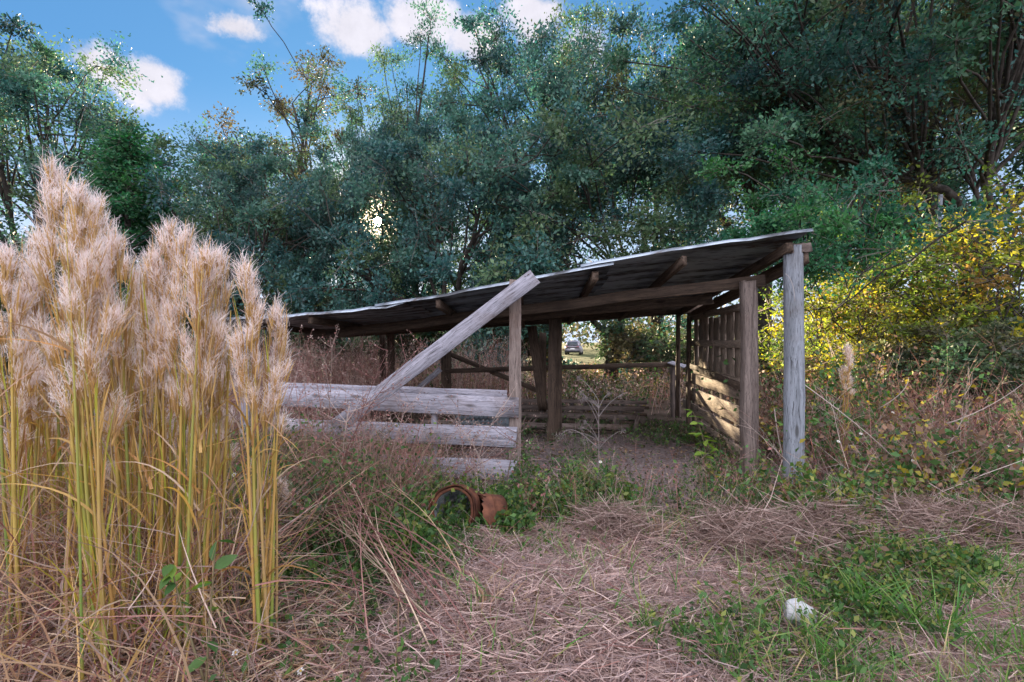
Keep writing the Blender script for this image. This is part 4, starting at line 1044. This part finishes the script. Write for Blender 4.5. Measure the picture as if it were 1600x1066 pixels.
for px, py, k_, s, lab in ((1345, 945, 0, 1.0, 'green grass clump right of the pale rock'), (1460, 985, 0, 1.15, 'brightest upright clump of broad green grass near lower right'),
                        (1310, 1040, 2, .9, 'green grass clump below the pale rock at the lower edge'), (1560, 1010, 2, 1.1, 'green grass clump at the lower right corner'),
                        (1010, 1010, 1, .8, 'thin green grass clump on the straw left of the pale rock'), (905, 905, 1, .8, 'mixed green and tan grass clump on the straw middle'),
                        (990, 815, 0, .75, 'green grass clump at the sandy floor edge'), (1030, 850, 3, .8, 'drooping tan grass clump before the sandy floor'),
                        (1585, 905, 2, .9, 'green grass clump by the photo edge below the weeds'), (1140, 1035, 1, .8, 'sparse green clump at the lower edge, straight below the round post gap'),
                        (760, 990, 3, .8, 'tan grass clump beside the straw mound'), (840, 790, 1, .7, 'small green clump right of the gate post foot')):
    d_ = F*EYE/(py-533); x_ = (px-800)/F*d_
    o = part('grass_clump', T_[k_], None, Matrix.Translation((x_, d_, float(gh(x_, d_)))) @ Matrix.Rotation(px*.37, 4, 'Z') @ Matrix.Scale(s, 4))
    tag(o, lab, 'grass clump', GG)
n = 5300; rg = np.random.default_rng(71)
xy = scatter(rg, n, -.6, 7.2, 2.0, 5.0, lambda x, y, p: (p > 700) & (p < 2300) & (rg.random(len(p)) < np.where(p > 1150, np.clip(.75-(y-2.2)*.3, .06, 1), .16)) & (np.sin(3.1*x+1.3*y)+np.sin(5.3*y-2*x) > -.9))
g = Geo(); d = unit(np.stack([rg.normal(0, .45, n), rg.normal(0, .45, n), np.ones(n)], 1)); cc = pick(rg, GRASS+GRASS+[(.24, .24, .09), (.36, .28, .15)], n, .35)
ribbons(g, np.stack([xy[:, 0], xy[:, 1], gh(xy[:, 0], xy[:, 1])-.01], 1), d, rg.uniform(.06, .30, n), rg.uniform(.004, .010, n), np.stack([d[:, 0]*.6, d[:, 1]*.6, -rg.uniform(0, .3, n)], 1), 3, cc, cc*1.15, taper=.92, rg=rg)
tag(part('green_grass', g.mesh('green_grass', M.blade)), 'thin green grass growing through the straw', 'grass', kind='stuff')

# tall dry grass under the plumes
n = 2700; rg = np.random.default_rng(81); g = Geo()
xy = scatter(rg, n, -4.2, -.85, 2.0, 4.6, lambda x, y, p: (p > -120) & (p < 400-40*rg.random(len(p))) & ((y > 2.7) | (rg.random(len(p)) < .22)))
d = unit(np.stack([rg.normal(0, .26, n), rg.normal(0, .22, n), np.ones(n)], 1)); cc = pick(rg, TAN+DRY+RED+[(.50, .33, .14), (.40, .36, .06), (.22, .28, .05)], n, .35)
ribbons(g, np.stack([xy[:, 0], xy[:, 1], gh(xy[:, 0], xy[:, 1])-.01], 1), d, rg.uniform(.4, 1.4, n), rg.uniform(.004, .011, n), np.stack([d[:, 0]*.9, d[:, 1]*.7, -rg.uniform(0, .45, n)], 1)+rg.normal(0, .12, (n, 3)), 6, cc, cc*.95, taper=.9, rg=rg)
n2 = 1900
xy = scatter(rg, n2, -3.6, -.7, 2.0, 4.2, lambda x, y, p: (p > -120) & (p < 430) & ((y > 2.6) | (rg.random(len(p)) < .3)))
d = unit(np.stack([rg.normal(0, 1.0, n2), rg.normal(0, .7, n2), rg.uniform(0, 1, n2)], 1)); cc = pick(rg, TAN+DRY+RED, n2, .3)
ribbons(g, np.stack([xy[:, 0], xy[:, 1], gh(xy[:, 0], xy[:, 1])+rg.uniform(0, .5, n2)], 1), d, rg.uniform(.25, .7, n2), rg.uniform(.003, .008, n2), rg.normal(0, .3, (n2, 3))-np.array([0, 0, .2]), 4, cc, taper=.85, rg=rg)
tag(part('tall_dry_grass', g.mesh('tall_dry_grass', M.blade)), 'tall tan dry grass filling the lower left below the plumes', 'grass', kind='stuff')

# ------------------------------------------------------------------ feathery plume grass
HAIR = [(0.86, 0.82, 0.85), (0.92, 0.90, 0.92), (0.80, 0.70, 0.71)]
GOLD = [(0.40, 0.25, 0.09), (0.50, 0.33, 0.12), (0.30, 0.17, 0.065), (0.44, 0.32, 0.18)]
class Plume:
    def __init__(s, seed, H, start, wid, ncl, nst=5, hairs=145, warm=0.0):
        rg = np.random.default_rng(seed); s.H = H
        s.stems = []
        for i in range(nst):
            g = Geo(); n_ = 22; u = np.linspace(0, 1, n_)
            off = rg.normal(0, .045, 2); ln_ = rg.normal(0, .028, 2); h = H*(1-.10*i)*.93
            pts = np.stack([off[0]*(1-.4*u)+.018*np.sin(3*u+i)+ln_[0]*u*(1-.45*u), off[1]*(1-.4*u)+ln_[1]*u, u*h-.03], 1)
            rr = np.interp(u, [0, .6, 1], [.0095, .007, .0025])*rg.uniform(.65, 1.15)
            gcol = np.array([(.12, .22, .045), (.38, .28, .07), (.44, .25, .08), (.20, .26, .05), (.32, .21, .10)])[i % 5]; ye = np.array((.44, .30, .08))*rg.uniform(.75, 1.1)
            node = (np.sin(u*38+i*2) > .9)[:, None]
            cc = np.where(node, np.array([(.30, .22, .05)]), gcol*(1-u[:, None]**1.4)+ye*u[:, None]**1.4)
            tube(g, pts, rr*(1+.22*node[:, 0]), 7, cc); s.stems.append((g.mesh('stem', M.stem, True), pts))
        # clusters up the stem
        gb, gh_ = Geo(), Geo()
        for c in range(ncl):
            f = (c+.5)/ncl
            z = H*(start+(1-start)*f**.8)-.10
            w_ = .66*wid*(1-f)**.6*(.5+.8*rg.random())+.005
            a = rg.uniform(0, 2*PI); o_ = np.array([w_*math.cos(a), w_*math.sin(a), z-.05])
            ax = unit(np.array([o_[0]*1.6, o_[1]*1.6, .42+rg.uniform(0, .15)]))
            n_ = rg.integers(9, 15); ln = rg.uniform(.10, .20, n_)*(1-.25*f)
            dd = unit(ax+rg.normal(0, .13, (n_, 3)))
            ribbons(gb, o_+rg.normal(0, .012, (n_, 3)), dd, ln*1.12, rg.uniform(.006, .012, n_), rg.normal(0, .06, (n_, 3)), 3, pick(rg, GOLD, n_, .3), pick(rg, [(.52, .36, .19)], n_, .2), wmid=.45, rg=rg)
            m_ = hairs; k_ = rg.integers(0, n_, m_); u_ = rg.uniform(.5, 1.02, m_)
            hb = o_+dd[k_]*(ln[k_]*u_)[:, None]+rg.normal(0, .010, (m_, 3))
            hd = unit(dd[k_]*1.1+rdir(m_, rg)*.75)
            hc = pick(rg, HAIR, m_, .12)
            ribbons(gh_, hb, hd, rg.uniform(.018, .056, m_), rg.uniform(.0014, .0026, m_), rg.normal(0, .25, (m_, 3)), 2, hc*np.array((.97, .90, .80)), hc, taper=.7, rg=rg)
        # sheath blades along the upper stem
        n_ = 48; zz_ = rg.uniform(.08, start*1.25, n_)*H
        az = rg.uniform(0, 2*PI, n_)
        dd = unit(np.stack([np.cos(az)*.16, np.sin(az)*.16, np.ones(n_)], 1))
        ribbons(gb, np.stack([np.cos(az)*.02, np.sin(az)*.02, zz_], 1), dd, rg.uniform(.2, .42, n_), rg.uniform(.007, .013, n_), rg.normal(0, .05, (n_, 3)), 4, pick(rg, GOLD+[(.36, .36, .06)], n_, .25), wmid=.35, rg=rg)
        s.bract = gb.mesh('bracts', M.blade); s.hair = gh_.mesh('plume', M.fluff)
        s.blades = []
        for i in range(11):
            g = Geo(); az = rg.uniform(0, 2*PI); z = rg.uniform(.03, .62)*H
            d_ = unit(np.array([[math.cos(az)*.55, math.sin(az)*.4, .85]]))
            ribbons(g, np.array([[0, 0, z]]), d_, rg.uniform(.3, .8), rg.uniform(.008, .015), np.array([[math.cos(az)*.35, math.sin(az)*.3, -rg.uniform(.2, 1.1)]])+rg.normal(0, .15, (1, 3)), 8, pick(rg, TAN+GOLD+[(.50, .28, .12), (.30, .16, .09)], 1, .2), taper=.9, rg=rg)
            s.blades.append(g.mesh('leaf_blade', M.blade))
PL = [Plume(91, 2.5, .55, .115, 28), Plume(92, 2.4, .50, .13, 31), Plume(93, 2.25, .58, .095, 23), Plume(94, 2.0, .62, .085, 19), Plume(95, 2.0, .50, .12, 25, 3, 120)]
def plume(k_, top, base_px, d, label, group=None, rz=0.0):
    """TOP = pixel of the tip, BASE_PX = pixel column of the foot, D = metres away"""
    s = PL[k_]
    tip = at(top[0], top[1], d); x0 = (base_px-800)/F*d
    t = thing('plume_grass', label, 'plume grass', (x0, d, float(gh(x0, d))), rz, group)
    v = tip-t.location; q = Vector((0, 0, 1)).rotation_difference(v.normalized())
    t.rotation_mode = 'QUATERNION'; t.rotation_quaternion = q @ Matrix.Rotation(rz, 3, 'Z').to_quaternion()
    sc = v.length/s.H; t.scale = (max(sc, .85),)*2+(sc,)
    for me, _ in s.stems: part('stem', me, t)
    tag(part('bracts', s.bract, t), kind='stuff'); tag(part('plume', s.hair, t), kind='stuff')
    for me in s.blades: part('leaf_blade', me, t)
GP = 'feathery plume grass stalks at the left'
plume(0, (82, 236), 150, 2.55, 'tallest feathery plume stalk, first of the near pair before the cedar', GP)
plume(1, (125, 268), 168, 2.45, 'second tall plume stalk, broad and fluffy, right of the tallest one', GP, 1.0)
plume(2, (152, 292), 118, 2.75, 'plume stalk bending right between tallest stalk and cedar', GP, 2.2)
plume(2, (262, 332), 262, 2.75, 'plume stalk with twin fluffy tips, first of the middle cluster', GP, .7)
plume(0, (290, 342), 288, 2.65, 'plume stalk in the middle cluster with darker golden bracts', GP, 3.0)
plume(3, (322, 368), 306, 2.6, 'plume stalk inside the middle cluster, leaning right at its top', GP, 4.0)
plume(2, (345, 378), 330, 2.85, 'plume stalk at the right edge of the middle cluster', GP, 5.0)
plume(3, (382, 392), 405, 2.6, 'lone plume stalk on yellow stem nearest the gate boards', GP, 1.4)
plume(3, (432, 462), 408, 2.66, 'shorter side plume leaning away from the lone stalk', GP, 2.4)
plume(4, (40, 402), 25, 2.9, 'pinkish plume at the photo edge left of the tallest stalk', GP, 1.0)
plume(4, (200, 388), 215, 3.1, 'fluffy pinkish plume between the tall pair and middle cluster', GP, 2.5)
plume(4, (228, 402), 240, 3.3, 'pinkish plume just left of the middle cluster', GP, 3.9)
plume(2, (12, 372), 30, 2.7, 'pinkish plume on orange stems nearest the photo edge', GP, 3.3)
plume(3, (62, 345), 78, 2.95, 'plume just behind and left of the tallest stalk', GP, .4)
plume(3, (178, 345), 205, 2.75, 'slim plume right of the broad fluffy one', GP, 5.2)
plume(3, (238, 372), 236, 2.7, 'slim plume at the left edge of the middle cluster', GP, 2.9)
rg = np.random.default_rng(99)
for i in range(20):
    d_ = rg.uniform(2.9, 4.2); px = rg.uniform(-40, 370); py = rg.uniform(480, 625)
    plume([3, 4, 4][i % 3], (px, py), px+rg.normal(0, 25), d_, 'pale pink plume stalk in the crowded mass behind the tall ones', 'mass of plume stalks behind the tall ones', rg.uniform(0, 6))
# fallen plume head pointing at the gate
t = thing('fallen_plume', 'fallen golden plume head bent over in weeds before the gate boards', 'plume grass', (0, 0, 0))
b0, b1 = np.array(at(520, 850, 3.9)), np.array(at(428, 745, 3.7))
s = PL[3]; v = Vector(b1-b0)
t.location = Vector(b0)-v*0.55; t.rotation_mode = 'QUATERNION'; t.rotation_quaternion = Vector((0, 0, 1)).rotation_difference(v.normalized()); t.scale = (.8, .8, v.length*1.55/s.H)
part('stem', s.stems[0][0], t); tag(part('bracts', s.bract, t), kind='stuff'); tag(part('plume', s.hair, t), kind='stuff')
# lone golden plume in the weeds on the right
plume(3, (1325, 535), 1318, 6.4, 'small golden plume standing among weeds right of the round post')

# fallen reddish stalks across the lower left
GS = 'fallen reddish stalks lying across the lower left'
rg = np.random.default_rng(111)
for i in range(26):
    p0 = np.array([rg.uniform(-2.0, -1.0), rg.uniform(3.4, 4.6), rg.uniform(.25, .65)])
    p1 = np.array([rg.uniform(-.75, .05), rg.uniform(2.3, 3.1), 0]); p1[2] = float(gh(p1[0], p1[1]))+.03
    g = Geo(); md = (p0+p1)/2+np.array([rg.normal(0, .2), rg.normal(0, .2), rg.uniform(-.05, .25)])
    c_ = np.array((RED+RED+TAN)[rg.integers(0, 10)])*rg.uniform(.55, 1.1)
    tube(g, bez(p0, md, p1, 9)-p0, np.linspace(.002, .0045, 9), 5, c_)
    for j in range(5):
        q_ = bez(p0, md, p1, 9)[rg.integers(0, 7)]-p0; e = q_+rg.normal(0, .1, 3)+np.array([-.05, .05, .06])
        tube(g, [q_, (q_+e)/2+rg.normal(0, .01, 3), e], [.0025, .002, .001], 4, c_*.9, cap=False)
    o = part('fallen_stalk', g.mesh('fallen_stalk', M.stem), None, Matrix.Translation(p0))
    tag(o, 'dry dark red stalk fallen across the lower left weeds' if c_[0] > 1.55*c_[1] and c_[0] < .4 else 'dry pale tan stalk fallen across the lower left weeds', 'stalk', GS)
# tall reddish branching weeds standing before the gate
GR = 'reddish branching weeds in front of the gate boards'
rg = np.random.default_rng(121)
for i in range(30):
    px = rg.uniform(425, 800) if i > 16 else rg.uniform(425, 640); d_ = rg.uniform(4.6, 5.5); H_ = rg.uniform(.75, 1.25)*(1.25 if px < 560 else .8)
    x_ = (px-800)/F*d_; g = Geo(); gl = Geo()
    c_ = np.array((RED+DRY)[rg.integers(0, 7)])*rg.uniform(.6, 1.0)
    mn = bez((0, 0, 0), (rg.normal(0, .1), rg.normal(0, .05), H_*.5), (rg.normal(0, .28), rg.normal(0, .1), H_), 12)
    tube(g, mn, np.linspace(.006, .002, 12), 5, c_)
    for j in range(13):
        k_ = rg.integers(3, 12); b_ = mn[k_]; az = rg.uniform(0, 2*PI); L = rg.uniform(.10, .34)
        e = b_+np.array([math.cos(az)*L, math.sin(az)*L*.7, rg.uniform(.06, .30)]); br = bez(b_, (b_+e)/2+np.array([0, 0, -.03]), e, 5)
        tube(g, br, np.linspace(.0028, .0010, 5), 4, c_*1.1, cap=False)
        n_ = 9; ub = rg.uniform(.3, 1.05, n_)[:, None]
        leaves(gl, b_+(e-b_)*ub+rg.normal(0, .012, (n_, 3)), rdir(n_, rg), rg.uniform(.012, .028, n_), pick(rg, RED+DRY, n_, .3), rg=rg)
    t = thing('reddish_weed', 'tall reddish brown branching weed standing before the grey gate boards', 'weed', (x_, d_, float(gh(x_, d_))), 0, GR)
    part('stem', g.mesh('stem', M.stem, True), t); tag(part('seed_heads', gl.mesh('seed_heads', M.blade), t), kind='stuff')
# pale canes leaning in the weeds on the right
GC = 'pale dry canes tangled in the weeds on the right'
for i, (a_, b_, d_) in enumerate((((1480, 662), (1598, 600), 6.2), ((1340, 740), (1442, 700), 5.6), ((1255, 600), (1400, 720), 5.5), ((1310, 795), (1322, 736), 5.0), ((1448, 838), (1460, 790), 4.4),
                               ((1300, 780), (1420, 880), 4.6), ((1480, 700), (1512, 640), 6.0), ((1370, 640), (1420, 590), 6.4), ((1560, 760), (1600, 700), 5.4), ((1210, 640), (1230, 730), 5.9))):
    p0, p1 = np.array(at(*a_, d_)), np.array(at(*b_, d_-.15)); g = Geo()
    rg2 = np.random.default_rng(200+i)
    tube(g, bez(p0, (p0+p1)/2+rg2.normal(0, .11, 3), p1, 8)-p0, np.linspace(.0062, .003, 8), 6, np.array((.38, .31, .275)))
    o = part('dry_cane', g.mesh('dry_cane', M.stem, True), None, Matrix.Translation(p0)); tag(o, 'pale dry cane leaning among the weeds on the right', 'cane', GC)

# ------------------------------------------------------------------ single plants
def big_leaf_mesh(L, W, col, seed):
    rg = np.random.default_rng(seed); g = Geo()
    u = np.array([0, .2, .45, .7, .88, 1]); w = np.array([.02, .75, 1, .72, .35, .01])*W/2; zc = -.18*L*u**2
    v = []
    for k_ in range(6):
        v += [(u[k_]*L, -w[k_], zc[k_]+.18*w[k_]), (u[k_]*L, 0, zc[k_]-.10*w[k_]), (u[k_]*L, w[k_], zc[k_]+.18*w[k_])]
    q = []
    for k_ in range(5):
        for e in (0, 1): q.append((k_*3+e, k_*3+e+1, (k_+1)*3+e+1, (k_+1)*3+e))
    g.add(v, q=q, c=np.array(col)); return g.mesh('leaf', M.leaf, True)
def sapling(label, loc, paths, nleaf, leaf_sz, cols, seed, stem_col=(.16, .13, .07), cat='sapling', name='leafy_sapling'):
    rg = np.random.default_rng(seed)
    t = thing(name, label, cat, loc)
    me = [big_leaf_mesh(leaf_sz, leaf_sz*.55, c, 3) for c in cols]
    g = Geo(); pts = []
    for p in paths:
        b = bez(*p, 12); tube(g, b, np.linspace(.006, .0025, 12), 6, np.array(stem_col)); pts.append(b)
    part('stem', g.mesh('stem', M.stem, True), t)
    for i in range(nleaf):
        b = pts[i % len(pts)]; p = b[rg.integers(3, 12)]
        az = rg.uniform(0, 2*PI); m = Matrix.Translation(p) @ Matrix.Rotation(az, 4, 'Z') @ Matrix.Rotation(rg.uniform(-.5, .5), 4, 'Y') @ Matrix.Rotation(rg.normal(0, .35), 4, 'X') @ Matrix.Scale(rg.uniform(.6, 1.2), 4)
        part('leaf', me[rg.integers(0, len(me))], t, m)
    return t
YG = [(.16, .26, .04), (.20, .29, .05), (.12, .22, .04)]
L0 = at(1105, 765, 5.6); L0.z = 0
sapling('yellow-green sapling arching in front of the pallet wall', L0, [((0, 0, 0), (.02, 0, .5), (-.20, -.1, .85)), ((0, 0, 0), (.1, 0, .4), (-.12, -.15, .62)), ((0, 0, 0), (-.05, 0, .3), (-.06, -.1, .42))], 36, .135, YG, 5)
L0 = at(1120, 780, 5.3); L0.z = 0
sapling('small yellow-leaved weed at the foot of the pallet wall', L0, [((0, 0, 0), (.02, 0, .2), (-.12, -.03, .36)), ((0, 0, 0), (.05, 0, .1), (.08, -.03, .26))], 18, .055, [(.42, .34, .03), (.30, .28, .04)], 6, cat='weed', name='yellow_weed')
L0 = at(1190, 790, 5.2); L0.z = 0
sapling('green leafy weed beside the front pallet post foot', L0, [((0, 0, 0), (.02, 0, .2), (-.10, -.03, .42)), ((0, 0, 0), (.05, 0, .2), (.10, -.03, .40)), ((0, 0, 0), (.0, 0, .2), (.02, -.05, .5))], 36, .065, GREEN[:2]+YG[:1], 7, cat='weed', name='green_weed')
L0 = at(915, 795, 4.9); L0.z = 0
sapling('green weed below the dead grey seed head', L0, [((0, 0, 0), (.02, 0, .2), (-.05, 0, .45)), ((0, 0, 0), (.05, 0, .2), (.13, 0, .40))], 26, .06, YG+GREEN[:1], 8, cat='weed', name='green_weed')
L0 = Vector((-1.35, 2.25, 0))
sapling('green broad-leaved weed among stems of the tall plumes', L0, [((0, 0, 0), (.02, 0, .4), (.05, 0, .72)), ((0, 0, .1), (-.1, 0, .4), (-.15, 0, .62))], 20, .085, GREEN[:2]+YG[:1], 9, cat='weed', name='green_weed')
L0 = Vector((4.05, 4.3, 0))
sapling('bright green weed by the photo edge in front of the straw ridge', L0, [((0, 0, 0), (.02, 0, .15), (.1, 0, .35)), ((0, 0, 0), (-.05, 0, .15), (-.1, 0, .28))], 26, .075, GREEN[:2], 10, cat='weed', name='green_weed')
# dead branching weed with pale seed heads before the centre post
t = thing('dead_weed', 'dead grey branching weed with curled seed heads before the centre post', 'weed', (at(932, 0, 5.0)[0], 5.0, 0))
g = Geo(); gs = Geo(); rg = np.random.default_rng(17)
main = bez((0, 0, 0), (.03, 0, .5), (.02, 0, 1.02), 14); tube(g, main, np.linspace(.006, .003, 14), 6, np.array((.17, .14, .135)))
for i in range(15):
    b = main[rg.integers(7, 14)]; az = rg.uniform(0, 2*PI); L = rg.uniform(.12, .34)
    e = b+np.array([math.cos(az)*L, math.sin(az)*L*.6, rg.uniform(.05, .28)]); br = bez(b, (b+e)/2+np.array([0, 0, .06]), e, 7)
    tube(g, br, np.linspace(.003, .0015, 7), 5, np.array((.20, .175, .17)), cap=False)
    n_ = 40; ribbons(gs, np.tile(e, (n_, 1))+rg.normal(0, .015, (n_, 3)), rdir(n_, rg), .022, .004, np.array([0, 0, -.3]), 2, pick(rg, [(.30, .26, .255), (.22, .19, .185)], n_), rg=rg)
bb = bez((.01, 0, .55), (-.25, -.05, .85), (-.36, -.05, .68), 9); tube(g, bb, np.linspace(.004, .002, 9), 5, np.array((.22, .19, .185)))
n_ = 60; ribbons(gs, np.tile(bb[-1], (n_, 1))+rg.normal(0, .025, (n_, 3)), rdir(n_, rg), .03, .004, np.array([0, 0, -.3]), 2, pick(rg, [(.30, .26, .25)], n_), rg=rg)
part('stem', g.mesh('stem', M.stem, True), t); tag(part('seed_heads', gs.mesh('seed_heads', M.fluff), t), kind='stuff')

# small white daisies standing in the weeds
GF = 'small white flowers in the weeds'
g = Geo()
for i in range(7):
    a_ = i*2*PI/7; c_, s_ = math.cos(a_), math.sin(a_)
    pr = np.array([-s_, c_, 0])
    g.add([(0.003*c_, .003*s_, 0), np.array([.012*c_, .012*s_, .003])+pr*.005, (.019*c_, .019*s_, .001), np.array([.012*c_, .012*s_, .003])-pr*.005], q=[(0, 1, 2, 3)], c=np.array((.85, .85, .84)))
petals = g.mesh('petals', M.blade)
g = Geo(); tube(g, [(0, 0, -.002), (0, 0, .003), (0, 0, .006)], [.004, .0055, .002], 8, (.55, .38, .04)); centre_ = g.mesh('flower_centre', M.stem)
for i, (px, py, d_) in enumerate(((1426, 720, 5.3), (1462, 735, 5.6), (1490, 698, 5.9), (1535, 765, 5.2), (1575, 697, 6.0), (1345, 678, 5.8), (1552, 772, 5.1), (1310, 690, 5.4), (1505, 742, 5.4), (1395, 645, 6.4),
                               (366, 742, 3.4), (352, 824, 3.1), (324, 892, 2.9), (548, 702, 5.0), (368, 1020, 2.45), (842, 743, 5.4), (938, 722, 5.2), (470, 1056, 2.35))):
    p_ = at(px, py, d_); z0 = float(gh(p_[0], p_[1]))
    t = thing('white_flower', 'small white daisy flower standing among the weeds', 'flower', (p_[0], p_[1], z0), 0, GF)
    hgt = max(p_[2]-z0, .05)
    g = Geo(); tube(g, bez((0, 0, 0), (.03, .02, hgt*.6), (0, 0, hgt), 5), [.003, .0025, .002, .002, .0015], 5, (.10, .15, .05)); part('stem', g.mesh('stem', M.stem, True), t)
    m_ = Matrix.Translation((0, 0, hgt)) @ Matrix.Rotation(.7, 4, 'X') @ Matrix.Rotation(i*1.3, 4, 'Z')
    tag(part('petals', petals, t, m_), kind='stuff'); part('flower_centre', centre_, t, m_)
